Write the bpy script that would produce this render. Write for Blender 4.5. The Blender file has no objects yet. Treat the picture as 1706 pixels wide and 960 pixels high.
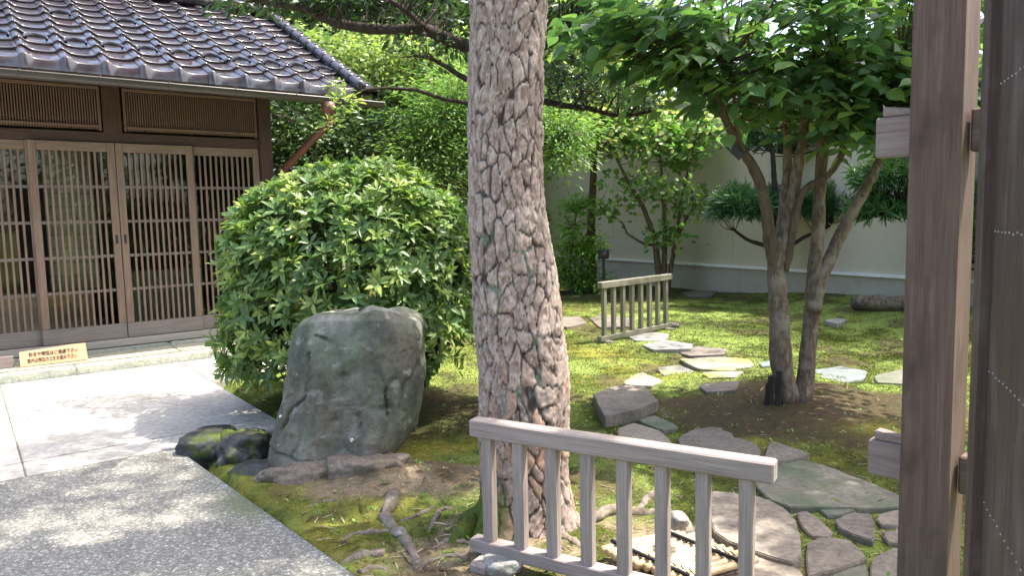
import bpy, bmesh, math, random
import numpy as np
from mathutils import Matrix, Vector
random.seed(7); RNG = np.random.default_rng(11)
S = bpy.context.scene; COL = S.collection
# ------------------------------------------------------------------ camera, sky, sun, exposure
FPX, PITCH, ROLL, EYE = 1218.0, math.radians(5.4), math.radians(1.26), 1.45
_F = np.array([0, math.cos(PITCH), -math.sin(PITCH)]); _U0 = np.array([0, math.sin(PITCH), math.cos(PITCH)]); _R0 = np.array([1.0, 0, 0])
_U = _U0*math.cos(ROLL) + _R0*math.sin(ROLL); _R = _R0*math.cos(ROLL) - _U0*math.sin(ROLL)
_C = np.array([0, 0, EYE])
cam = bpy.data.cameras.new('camera'); camo = bpy.data.objects.new('camera', cam); COL.objects.link(camo)
cam.sensor_width = 36; cam.lens = 36*FPX/1706; cam.clip_start = 0.05; cam.clip_end = 2000
m = Matrix.Identity(4)
for i in range(3):
    m[i][0], m[i][1], m[i][2], m[i][3] = _R[i], _U[i], -_F[i], _C[i]
camo.matrix_world = m
S.camera = camo
SUN_EL, SUN_AZ = math.radians(64), math.radians(80)      # azimuth from +Y towards +X
SUN = np.array([math.cos(SUN_EL)*math.sin(SUN_AZ), math.cos(SUN_EL)*math.cos(SUN_AZ), math.sin(SUN_EL)])
w = bpy.data.worlds.new('World'); S.world = w; w.use_nodes = True
nt = w.node_tree; nt.nodes.clear()
sky = nt.nodes.new('ShaderNodeTexSky'); sky.sky_type = 'NISHITA'; sky.sun_disc = False
sky.sun_elevation = SUN_EL; sky.sun_rotation = SUN_AZ; sky.dust_density = 4.0; sky.ozone_density = 0.6; sky.air_density = 0.8
bg = nt.nodes.new('ShaderNodeBackground'); bg.inputs[1].default_value = 0.15
wo = nt.nodes.new('ShaderNodeOutputWorld'); nt.links.new(sky.outputs[0], bg.inputs[0]); nt.links.new(bg.outputs[0], wo.inputs[0])
sl = bpy.data.lights.new('sun', 'SUN'); sl.energy = 2.5; sl.angle = math.radians(0.55); sl.color = (1, 0.95, 0.87)
so = bpy.data.objects.new('sun', sl); COL.objects.link(so); so.location = (6, 4, 12)
so.rotation_euler = Vector(SUN).to_track_quat('Z', 'Y').to_euler()
vs = S.view_settings; vs.view_transform = 'Standard'; vs.look = 'None'; vs.exposure = 2.2; vs.gamma = 1.0
vs.use_white_balance = True; vs.white_balance_temperature = 6700; vs.white_balance_tint = 8
S.cycles.max_bounces = 8; S.cycles.transparent_max_bounces = 12; S.cycles.use_denoising = True
S.cycles.sample_clamp_indirect = 6.0

# ------------------------------------------------------------------ pixels to places
def ray(x, y): return _F + _R*((x-853)/FPX) - _U*((y-480)/FPX)
def G(x, y, z=0.0):
    d = ray(x, y); return _C + d*((z-EYE)/d[2])
def D(x, y, Y):
    d = ray(x, y); return _C + d*(Y/d[1])
def proj(P):
    v = np.asarray(P) - _C; z = v @ _F
    return 853 + FPX*(v @ _R)/z, 480 - FPX*(v @ _U)/z, z
# ------------------------------------------------------------------ noise
def _hash(ix, iy, iz, seed):
    h = (ix.astype(np.int64)*374761393 + iy.astype(np.int64)*668265263 + iz.astype(np.int64)*2147483647 + seed*1274126177) & 0xffffffff
    h = ((h ^ (h >> 13))*1274126177) & 0xffffffff
    h = ((h ^ (h >> 16))*2246822519) & 0xffffffff
    return ((h ^ (h >> 15)) & 0xffffff)/float(0xffffff)
def vnoise(p, seed=0):
    p = np.asarray(p, float); i = np.floor(p).astype(np.int64); f = p-i; f = f*f*f*(f*(f*6-15)+10)
    r = 0
    for a in (0, 1):
        for b in (0, 1):
            for c in (0, 1):
                wgt = (f[:, 0] if a else 1-f[:, 0])*(f[:, 1] if b else 1-f[:, 1])*(f[:, 2] if c else 1-f[:, 2])
                r = r + wgt*_hash(i[:, 0]+a, i[:, 1]+b, i[:, 2]+c, seed)
    return r*2-1
def fbm(p, oct=4, seed=0, gain=.5):
    p = np.asarray(p, float); r = 0; a = 1; t = 0
    for k in range(oct):
        r = r + a*vnoise(p*(2.03**k)+17.3*k, seed+k); t += a; a *= gain
    return r/t
def worley(p2, seed=0, jit=.9, wrap=None):
    i = np.floor(p2).astype(np.int64); F1 = np.full(len(p2), 9.); F2 = F1.copy(); cid = np.zeros(len(p2))
    for a in (-1, 0, 1):
        for b in (-1, 0, 1):
            cx, cy = i[:, 0]+a, i[:, 1]+b
            hx = np.mod(cx, wrap) if wrap else cx
            z0 = np.zeros_like(cx)
            qx = cx+.5+jit*(_hash(hx, cy, z0, seed)-.5); qy = cy+.5+jit*(_hash(hx, cy, z0+1, seed)-.5)
            d = np.hypot(p2[:, 0]-qx, p2[:, 1]-qy); r = _hash(hx, cy, z0+2, seed)
            nearer = d < F1
            F2 = np.where(nearer, F1, np.minimum(F2, d)); cid = np.where(nearer, r, cid); F1 = np.where(nearer, d, F1)
    return F1, F2, cid
def sst(a, b, x):
    t = np.clip((x-a)/(b-a), 0, 1); return t*t*(3-2*t)
# ------------------------------------------------------------------ object helpers
WM = {}
def link(name, data, parent=None, M=None, kind=None):
    o = bpy.data.objects.new(name, data); COL.objects.link(o); M = M or Matrix.Identity(4)
    WM[o.name] = M
    if parent is not None:
        o.parent = parent; o.matrix_parent_inverse = WM[parent.name].inverted()
    o.matrix_basis = M
    if kind: o['kind'] = kind
    return o
def tag(o, label, cat, group=None):
    o['label'] = label; o['category'] = cat
    if group: o['group'] = group
    return o
def thing(name, loc, label, cat, group=None):
    return tag(link(name, None, None, Matrix.Translation(Vector([float(v) for v in loc]))), label, cat, group)
def mesh_np(name, V, Fc, mat=None, attrs=None, smooth=False):
    me = bpy.data.meshes.new(name); V = np.asarray(V, np.float32); Fc = np.asarray(Fc, np.int32)
    k = Fc.shape[1]; me.vertices.add(len(V)); me.vertices.foreach_set('co', V.ravel())
    me.loops.add(Fc.size); me.loops.foreach_set('vertex_index', Fc.ravel())
    me.polygons.add(len(Fc)); me.polygons.foreach_set('loop_start', np.arange(0, Fc.size, k, dtype=np.int32))
    me.update(calc_edges=True)
    if smooth: me.polygons.foreach_set('use_smooth', np.ones(len(Fc), bool))
    for an, av in (attrs or {}).items():
        av = np.asarray(av, np.float32)
        if av.ndim == 2:
            at = me.attributes.new(an, 'FLOAT_COLOR', 'POINT'); c = np.ones((len(V), 4), np.float32); c[:, :3] = av; at.data.foreach_set('color', c.ravel())
        else:
            at = me.attributes.new(an, 'FLOAT', 'POINT'); at.data.foreach_set('value', av)
    if mat: me.materials.append(mat)
    me.validate(); return me
def bm_mesh(name, bm, mat=None, smooth=False):
    me = bpy.data.meshes.new(name); bmesh.ops.recalc_face_normals(bm, faces=bm.faces[:]); bm.to_mesh(me); bm.free()
    if mat: me.materials.append(mat)
    if smooth:
        for p in me.polygons: p.use_smooth = True
    return me
_bc = {}
def box_mesh(L, Wd, H, mat, bev=.004):
    key = (round(L, 4), round(Wd, 4), round(H, 4), mat.name, bev)
    if key in _bc: return _bc[key]
    bm = bmesh.new(); bmesh.ops.create_cube(bm, size=1); bmesh.ops.scale(bm, vec=(L, Wd, H), verts=bm.verts[:])
    if bev: bmesh.ops.bevel(bm, geom=bm.edges[:], offset=min(bev, .3*min(L, Wd, H)), segments=1, affect='EDGES')
    _bc[key] = bm_mesh('beam', bm, mat); return _bc[key]
def frame(x, y, z, o):
    M = Matrix.Identity(4)
    for i in range(3): M[i][0], M[i][1], M[i][2], M[i][3] = float(x[i]), float(y[i]), float(z[i]), float(o[i])
    return M
def unit(v): v = np.asarray(v, float); return v/np.linalg.norm(v)
def beam(name, p0, p1, wid, hei, mat, parent=None, up=(0, 0, 1), bev=.004, kind=None):
    p0 = np.asarray(p0, float); p1 = np.asarray(p1, float); x = p1-p0; L = np.linalg.norm(x); x = x/L
    up = np.asarray(up, float)
    if abs(up @ x) > .95: up = np.array([0, 1., 0])
    y = unit(np.cross(up, x)); z = np.cross(x, y)
    return link(name, box_mesh(L, wid, hei, mat, bev), parent, frame(x, y, z, (p0+p1)/2), kind)
def tube_arrays(pts, rad, n=9, wob=0, seed=0, cap=True):
    pts = np.asarray(pts, float); rad = np.asarray(rad, float)
    # resample with a smooth curve
    d = np.r_[0, np.cumsum(np.linalg.norm(np.diff(pts, axis=0), axis=1))]; L = d[-1]
    k = max(3, int(L/max(.02, rad.mean()*1.6))+2); k = min(k, 70) if len(pts) > 2 else min(k, 12)
    s = np.linspace(0, L, k); P = np.stack([np.interp(s, d, pts[:, i]) for i in range(3)], 1); r = np.interp(s, d, rad)
    if len(pts) > 2:
        for _ in range(2): P[1:-1] = .25*P[:-2]+.5*P[1:-1]+.25*P[2:]
    T = np.gradient(P, axis=0); T /= np.linalg.norm(T, axis=1)[:, None]+1e-9
    ref = np.array([.3, .9, .1]); A = np.cross(T, ref); A /= np.linalg.norm(A, axis=1)[:, None]+1e-9; B = np.cross(T, A)
    th = np.linspace(0, 2*math.pi, n, endpoint=False)
    V = P[:, None]+r[:, None, None]*(A[:, None]*np.cos(th)[None, :, None]+B[:, None]*np.sin(th)[None, :, None])
    V = V.reshape(-1, 3)
    if wob:
        nn = fbm(V*(1.2/max(.01, r.mean()))*.5, 3, seed); V = V+(V-np.repeat(P, n, 0))*(wob*nn)[:, None]
    i = np.arange(k-1)[:, None]*n; j = np.arange(n)[None]; j2 = (j+1) % n
    Fq = np.stack([i+j, i+j2, i+n+j2, i+n+j], -1).reshape(-1, 4)
    T3 = np.concatenate([Fq[:, [0, 1, 2]], Fq[:, [0, 2, 3]]])
    if cap:
        V = np.vstack([V, P[:1], P[-1:]]); a = len(V)-2; b = a+1; q = np.arange(n); q2 = (q+1) % n; o = (k-1)*n
        T3 = np.vstack([T3, np.stack([q*0+a, q2, q], 1), np.stack([q*0+b, o+q, o+q2], 1)])
    return V, T3
def join(parts):
    Vs, Ts, o = [], [], 0
    for V, T in parts: Vs.append(V); Ts.append(T+o); o += len(V)
    return np.vstack(Vs), np.vstack(Ts)
def tube(name, pts, rad, mat, parent=None, n=9, wob=0, seed=0, kind=None):
    if np.isscalar(rad): rad = [rad]*len(pts)
    V, T = tube_arrays(pts, rad, n, wob, seed); return link(name, mesh_np(name, V, T, mat, smooth=True), parent, None, kind)
# ------------------------------------------------------------------ materials
class N:
    def __init__(s, name):
        s.m = bpy.data.materials.new(name); s.m.use_nodes = True; s.t = s.m.node_tree; s.t.nodes.clear()
        s.out = s.t.nodes.new('ShaderNodeOutputMaterial'); s.p = s.t.nodes.new('ShaderNodeBsdfPrincipled'); s.t.links.new(s.p.outputs[0], s.out.inputs[0])
    def n(s, t, **k):
        q = s.t.nodes.new(t)
        for a, b in k.items(): setattr(q, a, b)
        return q
    def l(s, a, b): s.t.links.new(a, b)
    def set(s, **k):
        for a, b in k.items(): s.p.inputs[a.replace('_', ' ')].default_value = b
        return s
    def coord(s, scale=(1, 1, 1), obj=True, rnd=False):
        c = s.n('ShaderNodeTexCoord').outputs['Object'] if obj else s.n('ShaderNodeNewGeometry').outputs['Position']
        mp = s.n('ShaderNodeMapping'); mp.inputs['Scale'].default_value = scale; s.l(c, mp.inputs[0])
        if rnd:
            oi = s.n('ShaderNodeObjectInfo'); ml = s.n('ShaderNodeMath', operation='MULTIPLY'); ml.inputs[1].default_value = 40; s.l(oi.outputs['Random'], ml.inputs[0])
            cb = s.n('ShaderNodeCombineXYZ'); s.l(ml.outputs[0], cb.inputs[0]); s.l(ml.outputs[0], cb.inputs[1]); s.l(cb.outputs[0], mp.inputs['Location'])
        return mp.outputs[0]
    def noise(s, co, scale=5, det=4, rough=.55, dist=0):
        q = s.n('ShaderNodeTexNoise'); q.inputs['Scale'].default_value = scale; q.inputs['Detail'].default_value = det; q.inputs['Roughness'].default_value = rough; q.inputs['Distortion'].default_value = dist
        s.l(co, q.inputs['Vector']); return q.outputs['Fac']
    def ramp(s, fac, stops):
        q = s.n('ShaderNodeValToRGB'); e = q.color_ramp.elements
        while len(e) < len(stops): e.new(.5)
        for k, (p, c) in enumerate(stops): e[k].position = p; e[k].color = (*c, 1) if len(c) == 3 else c
        s.l(fac, q.inputs[0]); return q.outputs[0]
    def mix(s, fac, a, b, mode='MIX'):
        q = s.n('ShaderNodeMix', data_type='RGBA', blend_type=mode)
        for sock, v in ((q.inputs[0], fac), (q.inputs[6], a), (q.inputs[7], b)):
            if isinstance(v, bpy.types.NodeSocket): s.l(v, sock)
            elif isinstance(v, (int, float)): sock.default_value = v
            else: sock.default_value = (*v, 1)
        return q.outputs[2]
    def attr(s, name, col=False):
        q = s.n('ShaderNodeAttribute', attribute_name=name); return q.outputs['Color' if col else 'Fac']
    def base(s, c): s.l(c, s.p.inputs['Base Color']); return s
    def bump(s, h, st=.3, d=.01):
        q = s.n('ShaderNodeBump'); q.inputs['Strength'].default_value = st; q.inputs['Distance'].default_value = d; s.l(h, q.inputs['Height']); s.l(q.outputs[0], s.p.inputs['Normal']); return s
    def rough(s, h, a, b):
        q = s.n('ShaderNodeMapRange'); q.inputs[3].default_value = a; q.inputs[4].default_value = b; s.l(h, q.inputs[0]); s.l(q.outputs[0], s.p.inputs['Roughness']); return s
def wood(name, c1, c2, c3, rough=.75, bumpd=.003, dirt=None):
    k = N(name); co = k.coord((1.2, 22, 22), rnd=True); g = k.noise(co, 2.2, 6, .65, .4)
    co2 = k.coord((1.5, 3, 3), rnd=True); b = k.noise(co2, 1.6, 4)
    c = k.mix(b, k.ramp(g, [(.25, c1), (.55, c2), (.8, c3)]), c1, 'MIX')
    c = k.mix(.45, k.ramp(g, [(.25, c1), (.55, c2), (.8, c3)]), c)
    fg = k.noise(k.coord((2.5, 150, 150), rnd=True), 1.6, 4, .7); c = k.mix(1, c, k.ramp(fg, [(.3, (.72, .72, .72)), (.5, (1, 1, 1)), (.7, (1.2, 1.2, 1.2))]), 'MULTIPLY')
    if dirt:
        d = k.ramp(k.noise(k.coord((2, 5, 5), rnd=True), 2.5, 5), [(.52, (0, 0, 0)), (.72, (1, 1, 1))]); c = k.mix(d, c, dirt)
    k.base(c).bump(g, .5, bumpd).set(Roughness=rough); k.p.inputs['Specular IOR Level'].default_value = .3
    return k.m
M_rail = wood('weathered_grey_timber', (.21, .17, .155), (.33, .28, .26), (.43, .38, .355))
M_railb = wood('mossy_grey_timber', (.13, .125, .09), (.22, .21, .16), (.30, .29, .23))
M_door = wood('aged_lattice_timber', (.135, .092, .066), (.215, .152, .112), (.285, .21, .16))
M_doorlow = wood('weathered_door_foot', (.15, .125, .11), (.22, .19, .17), (.29, .255, .235))
M_dark = wood('dark_brown_timber', (.045, .027, .02), (.075, .045, .033), (.11, .07, .05))
M_slat = wood('reed_slats', (.11, .066, .046), (.17, .108, .078), (.23, .155, .12))
M_post = wood('gate_post_timber', (.075, .048, .038), (.125, .085, .068), (.19, .14, .115), dirt=(.06, .04, .033))
M_tie = wood('gate_tie_timber', (.17, .13, .12), (.25, .20, .185), (.32, .265, .25))
M_gate = wood('old_gate_boards', (.05, .033, .027), (.085, .06, .05), (.14, .105, .09), .6, .004, dirt=(.12, .10, .092))
M_sill = wood('bleached_sill_timber', (.27, .24, .21), (.36, .33, .29), (.44, .41, .37))
M_char = wood('charred_stake', (.012, .010, .010), (.03, .025, .023), (.06, .05, .045))
M_signw = wood('sign_board_wood', (.50, .30, .17), (.60, .38, .23), (.66, .45, .29), .6, .001)
M_room = wood('interior_timber', (.06, .04, .03), (.09, .06, .045), (.13, .09, .07))
M_plank = wood('pale_interior_boards', (.50, .45, .30), (.58, .53, .37), (.64, .6, .44), .6, .001)
def plain(name, c, rough=.5, metal=0, var=.0, spec=.5):
    k = N(name).set(Roughness=rough, Metallic=metal); k.p.inputs['Specular IOR Level'].default_value = spec
    nz = k.noise(k.coord((1, 1, 1), rnd=True), 9, 5); c2 = tuple(v*(1-var) for v in c); c3 = tuple(min(1, v*(1+var)) for v in c)
    k.base(k.ramp(nz, [(.3, c2), (.7, c3)])); k.bump(nz, .15, .002); return k.m
M_ink = plain('brush_ink', (.02, .016, .014), .7)
M_gut = plain('painted_gutter', (.055, .047, .045), .34, .0, .15)
M_pipe = plain('red_brown_downpipe', (.115, .042, .032), .42, 0, .2)
M_steel = plain('stud_metal', (.30, .29, .28), .4, .6, .1)
M_rope = plain('black_palm_rope', (.012, .012, .015), .9, 0, .3)
M_black = plain('black_metal', (.012, .012, .014), .45, 0, .2)
M_white = plain('white_shell', (.75, .73, .66), .5, 0, .05)
M_railm = plain('pale_metal_trim', (.82, .82, .82), .4, .1, .06)
M_grass_int = plain('dark_floor', (.05, .045, .04), .6, 0, .3)
def k_tile():
    k = N('glazed_roof_tile'); oi = k.n('ShaderNodeObjectInfo'); nz = k.noise(k.coord((1, 1, 1), rnd=True), 7, 5, .6)
    a = k.ramp(oi.outputs['Random'], [(0, (.024, .022, .028)), (.5, (.038, .029, .034)), (1, (.022, .023, .033))])
    k.base(k.mix(k.ramp(nz, [(.45, (0, 0, 0)), (.75, (.6, .6, .6))]), a, (.065, .056, .064))).rough(nz, .06, .26).bump(nz, .10, .004)
    k.p.inputs['Specular IOR Level'].default_value = .75; return k.m
M_tile = k_tile()
def k_glass():
    k = N('window_glass'); k.t.nodes.remove(k.p)
    g = k.n('ShaderNodeBsdfGlossy'); g.inputs['Roughness'].default_value = .02; t = k.n('ShaderNodeBsdfTransparent'); t.inputs[0].default_value = (.86, .9, .87, 1)
    f = k.n('ShaderNodeFresnel'); f.inputs[0].default_value = 1.5; mx = k.n('ShaderNodeMixShader'); k.l(f.outputs[0], mx.inputs[0]); k.l(t.outputs[0], mx.inputs[1]); k.l(g.outputs[0], mx.inputs[2]); k.l(mx.outputs[0], k.out.inputs[0]); return k.m
M_glass = k_glass()
def k_leaf(name, dark, light, young, trans=.35, rough=.42, spec=.5):
    k = N(name); v = k.attr('var'); oi = k.n('ShaderNodeObjectInfo')
    c = k.ramp(v, [(0, dark), (.6, light), (1, young)]); k.base(c); k.set(Roughness=rough); k.p.inputs['Specular IOR Level'].default_value = spec
    tr = k.n('ShaderNodeBsdfTranslucent'); hs = k.mix(1.0, c, (1.05, 1.2, .58), 'MULTIPLY'); k.l(hs, tr.inputs[0])
    mx = k.n('ShaderNodeMixShader'); mx.inputs[0].default_value = trans; k.l(k.p.outputs[0], mx.inputs[1]); k.l(tr.outputs[0], mx.inputs[2]); k.l(mx.outputs[0], k.out.inputs[0]); return k.m
L_azalea = k_leaf('azalea_leaf', (.06, .125, .04), (.165, .27, .08), (.45, .53, .14), .36, .38)
L_big = k_leaf('broad_leaf', (.065, .14, .065), (.115, .215, .09), (.25, .36, .10), .55, .36)
L_smoke = k_leaf('round_leaf', (.08, .18, .055), (.17, .31, .08), (.50, .47, .22), .45, .5)
L_maple = k_leaf('maple_leaf', (.085, .17, .06), (.16, .27, .085), (.29, .40, .12), .48, .55)
L_ever = k_leaf('evergreen_leaf', (.026, .06, .025), (.075, .135, .052), (.20, .29, .09), .3, .36)
L_pale = k_leaf('pale_shrub_leaf', (.12, .19, .065), (.24, .33, .12), (.44, .49, .20), .45, .5)
L_podo = k_leaf('long_needle_leaf', (.03, .09, .035), (.065, .16, .06), (.16, .29, .08), .28, .4)
L_nand = k_leaf('feather_leaf', (.07, .19, .04), (.18, .37, .07), (.34, .52, .11), .45, .5)
L_pine = k_leaf('pine_needle', (.02, .05, .02), (.045, .09, .03), (.09, .14, .04), .15, .5)
def k_ground():
    k = N('mossy_soil'); c = k.attr('Col', True); p = k.coord((1, 1, 1), obj=False)
    f1 = k.noise(p, 90, 5, .7); f2 = k.noise(p, 22, 4, .6); f3 = k.noise(p, 260, 3, .7)
    c = k.mix(1, c, k.ramp(f1, [(.25, (.45, .45, .42)), (.5, (.95, .95, .95)), (.75, (1.5, 1.5, 1.35))]), 'MULTIPLY')
    c = k.mix(1, c, k.ramp(f2, [(.3, (.7, .72, .7)), (.7, (1.25, 1.22, 1.15))]), 'MULTIPLY')
    s = k.ramp(f3, [(.68, (0, 0, 0)), (.74, (1, 1, 1))]); c = k.mix(k.mix(.35, (0, 0, 0), s), c, (.42, .36, .25))
    h = k.mix(.5, f1, f2); k.base(c).bump(h, .8, .025).set(Roughness=.95); k.p.inputs['Specular IOR Level'].default_value = .15; return k.m
M_ground = k_ground()
def k_tuft():
    k = N('moss_sprigs'); c = k.attr('Col', True); k.base(c).set(Roughness=.9); k.p.inputs['Specular IOR Level'].default_value = .15
    tr = k.n('ShaderNodeBsdfTranslucent'); k.l(c, tr.inputs[0]); mx = k.n('ShaderNodeMixShader'); mx.inputs[0].default_value = .3
    k.l(k.p.outputs[0], mx.inputs[1]); k.l(tr.outputs[0], mx.inputs[2]); k.l(mx.outputs[0], k.out.inputs[0]); return k.m
M_tuft = k_tuft()
def k_aggregate():
    k = N('exposed_aggregate'); p = k.coord((1, 1, 1), obj=False)
    v = k.n('ShaderNodeTexVoronoi'); v.inputs['Scale'].default_value = 88; k.l(p, v.inputs['Vector'])
    sep = k.n('ShaderNodeSeparateColor'); k.l(v.outputs['Color'], sep.inputs[0])
    peb = k.ramp(sep.outputs[0], [(0, (.21, .205, .185)), (.45, (.29, .283, .265)), (.8, (.38, .363, .335)), (.93, (.53, .51, .47)), (1, (.68, .66, .62))])
    edge = k.ramp(v.outputs['Distance'], [(.28, (1, 1, 1)), (.55, (.62, .61, .59))])
    c = k.mix(1, peb, edge, 'MULTIPLY'); big = k.noise(p, 1.6, 5, .6)
    c = k.mix(1, c, k.ramp(big, [(.3, (.78, .79, .76)), (.7, (1.15, 1.13, 1.08))]), 'MULTIPLY')
    geo = k.attr('moss'); c = k.mix(geo, c, (.10, .125, .05))
    k.base(c).bump(v.outputs['Distance'], -.6, .006).set(Roughness=.75); return k.m
M_aggr = k_aggregate()
def k_stone(name, c1, c2, c3, sc=6, rough=.8, spots=None, moss=0):
    k = N(name); p = k.coord((1, 1, 1), obj=False); a = k.noise(p, sc, 6, .62, .3); b = k.noise(p, sc*7, 4, .7); d = k.noise(p, sc*.35, 3)
    oi = k.n('ShaderNodeObjectInfo')
    c = k.ramp(a, [(.28, c1), (.5, c2), (.72, c3)]); c = k.mix(1, c, k.ramp(b, [(.3, (.66, .66, .66)), (.7, (1.3, 1.3, 1.3))]), 'MULTIPLY')
    c = k.mix(1, c, k.ramp(oi.outputs['Random'], [(0, (.82, .84, .86)), (1, (1.14, 1.1, 1.06))]), 'MULTIPLY')
    if spots: c = k.mix(k.ramp(d, [(.5, (0, 0, 0)), (.66, (.85, .85, .85))]), c, spots)
    if moss:
        mm = k.ramp(k.noise(p, 4.5, 6, .7), [(.62-moss*.2, (0, 0, 0)), (.72-moss*.2, (1, 1, 1))]); c = k.mix(mm, c, (.09, .115, .025))
    k.base(c).bump(k.mix(.6, a, b), .6, .012).set(Roughness=rough); k.p.inputs['Specular IOR Level'].default_value = .3; return k.m
M_conc = k_stone('smooth_concrete_paving', (.40, .37, .33), (.47, .44, .40), (.53, .50, .455), 3)
M_flag = k_stone('grey_flagstone', (.125, .107, .09), (.175, .152, .13), (.235, .205, .178), 5, .8)
M_flagl = k_stone('buff_flagstone', (.19, .16, .13), (.26, .22, .18), (.32, .275, .23), 5, .8)
M_flagg = k_stone('green_tinged_flagstone', (.115, .112, .09), (.165, .158, .13), (.215, .205, .175), 5, .75, (.085, .115, .07), .25)
M_flagy = k_stone('lichened_flagstone', (.17, .16, .13), (.23, .215, .18), (.30, .28, .24), 6, .85, (.34, .23, .05), .35)
M_blue = k_stone('blue_grey_stone', (.10, .13, .13), (.16, .19, .19), (.27, .30, .29), 9, .5)
M_kerb = k_stone('green_kerb_stone', (.22, .25, .21), (.30, .33, .28), (.37, .39, .34), 5, .7)
M_step = k_stone('buff_doorstep', (.28, .27, .20), (.36, .34, .26), (.42, .40, .32), 4, .75)
M_boul = k_stone('dark_wet_stone', (.025, .028, .03), (.05, .052, .05), (.10, .10, .095), 7, .5, None, .55)
M_base = k_stone('earthy_base_stone', (.13, .108, .085), (.20, .165, .13), (.27, .225, .18), 7, .9)
M_wall = plain('beige_render_wall', (.54, .48, .385), .85, 0, .04)
M_plinth = k_stone('grey_plinth_old', (.44, .40, .34), (.50, .46, .40), (.55, .51, .45), 2, .85)
M_base_w = plain('wall_plinth', (.45, .405, .345), .85, 0, .06)
M_pebble = k_stone('pale_pebble', (.21, .205, .195), (.28, .27, .255), (.36, .35, .33), 8, .6)
def k_bark(name, c1, c2, c3, sc=18, lich=None):
    k = N(name); p = k.coord((1, 1, .28), obj=False); a = k.noise(p, sc, 6, .7, .6); b = k.noise(k.coord((1, 1, 1), obj=False), 7, 4)
    c = k.ramp(a, [(.28, c1), (.5, c2), (.75, c3)])
    if lich: c = k.mix(k.ramp(b, [(.52, (0, 0, 0)), (.68, (1, 1, 1))]), c, lich)
    k.base(c).bump(a, 1.0, .016).set(Roughness=.9); k.p.inputs['Specular IOR Level'].default_value = .2; return k.m
B_grey = k_bark('mottled_bark', (.055, .038, .027), (.15, .11, .08), (.33, .27, .205), 34, (.26, .215, .17))
B_dark = k_bark('dark_branch_bark', (.018, .014, .012), (.04, .03, .025), (.08, .063, .05), 22)
B_brown = k_bark('brown_stem_bark', (.06, .042, .03), (.11, .08, .058), (.18, .14, .105), 22)
B_root = k_bark('bleached_root_bark', (.11, .085, .065), (.22, .18, .14), (.35, .30, .245), 26, (.25, .215, .17))
def k_pine():
    k = N('plated_pine_bark'); c = k.attr('Col', True); p = k.coord((1, 1, 1), obj=False); a = k.noise(k.coord((1, 1, .45), obj=False), 55, 5, .65); b = k.noise(p, 200, 3, .7)
    c = k.mix(1, c, k.ramp(a, [(.28, (.78, .76, .76)), (.5, (1, 1, 1)), (.74, (1.2, 1.2, 1.2))]), 'MULTIPLY')
    k.base(c).bump(k.mix(.4, a, b), .5, .006).set(Roughness=.92); k.p.inputs['Specular IOR Level'].default_value = .2; return k.m
M_pinebark = k_pine()
def k_rock():
    k = N('garden_rock'); c = k.attr('Col', True); p = k.coord((1, 1, 1), obj=False); a = k.noise(p, 26, 6, .7, .3); b = k.noise(p, 120, 3, .7)
    c = k.mix(1, c, k.ramp(a, [(.28, (.6, .6, .6)), (.5, (1, 1, 1)), (.75, (1.4, 1.4, 1.36))]), 'MULTIPLY'); c = k.mix(1, c, k.ramp(b, [(.3, (.8, .8, .8)), (.7, (1.2, 1.2, 1.2))]), 'MULTIPLY')
    k.base(c).bump(k.mix(.35, a, b), .5, .01).set(Roughness=.72); k.p.inputs['Specular IOR Level'].default_value = .35; return k.m
M_rock = k_rock()
def k_bamboo():
    k = N('dried_bamboo'); a = k.noise(k.coord((1.5, 14, 14), rnd=True), 3, 4); k.base(k.ramp(a, [(.3, (.44, .32, .17)), (.6, (.58, .45, .27)), (.8, (.66, .55, .36))])).set(Roughness=.4); return k.m
M_bamboo = k_bamboo()

# ------------------------------------------------------------------ terrain
FE = np.array([math.sin(math.radians(52.9)), math.cos(math.radians(52.9)), 0]); FN = np.array([FE[1], -FE[0], 0])
P0 = G(212, 562, .2); P0g = np.array([P0[0], P0[1], 0])
def sn(x, y): return (x-P0[0])*FE[0]+(y-P0[1])*FE[1], (x-P0[0])*FN[0]+(y-P0[1])*FN[1]
def gz(x, y):
    x = np.atleast_1d(np.asarray(x, float)); y = np.atleast_1d(np.asarray(y, float))
    z = -.035 + .07*sst(4.5, 8.5, y) + .2*sst(3.4, 5.4, x)*sst(7, 10, y) + .09*np.exp(-((x-2.15)**2+(y-5.5)**2)/.9) + .09*np.exp(-((x+.62)**2/.16+(y-4.05)**2/.12))
    z = z + .05*np.exp(-((x-.0)**2+(y-3.3)**2)/.12)
    p = np.stack([x, y, x*0], 1); near = np.exp(-np.maximum(0, np.hypot(x, y)-12)/10)
    z = z + near*(.022*fbm(p*1.3, 3, 3) + .012*fbm(p*6, 3, 5) + .006*fbm(p*22, 2, 8))
    s, n = sn(x, y)
    paved = ((n > 4.19) & (s < -.30)) | ((n <= 4.19) & (s < .40) & (n > -6)) | ((n < 2.3) & (s < 2.4) & (n > -6))
    return np.where(paved, -.10, z)
def GT(px, py, dz=0):
    z = 0.0
    for _ in range(6):
        q = G(px, py, z+dz); z = float(gz(q[0], q[1])[0])
    q[2] = z; return q
def axis(lo, hi, step, far):
    a = list(np.arange(lo, hi, step)); d = step; v = lo; l = []
    while v > -far: d *= 1.35; v -= d; l.append(v)
    d = step; v = a[-1]; r = []
    while v < far: d *= 1.35; v += d; r.append(v)
    return np.array(l[::-1]+a+r)
gx, gy = axis(-2.6, 6.4, .032, 400), axis(1.9, 14.5, .036, 400)
X, Y = np.meshgrid(gx, gy); X = X.ravel(); Y = Y.ravel(); Z = gz(X, Y)
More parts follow.
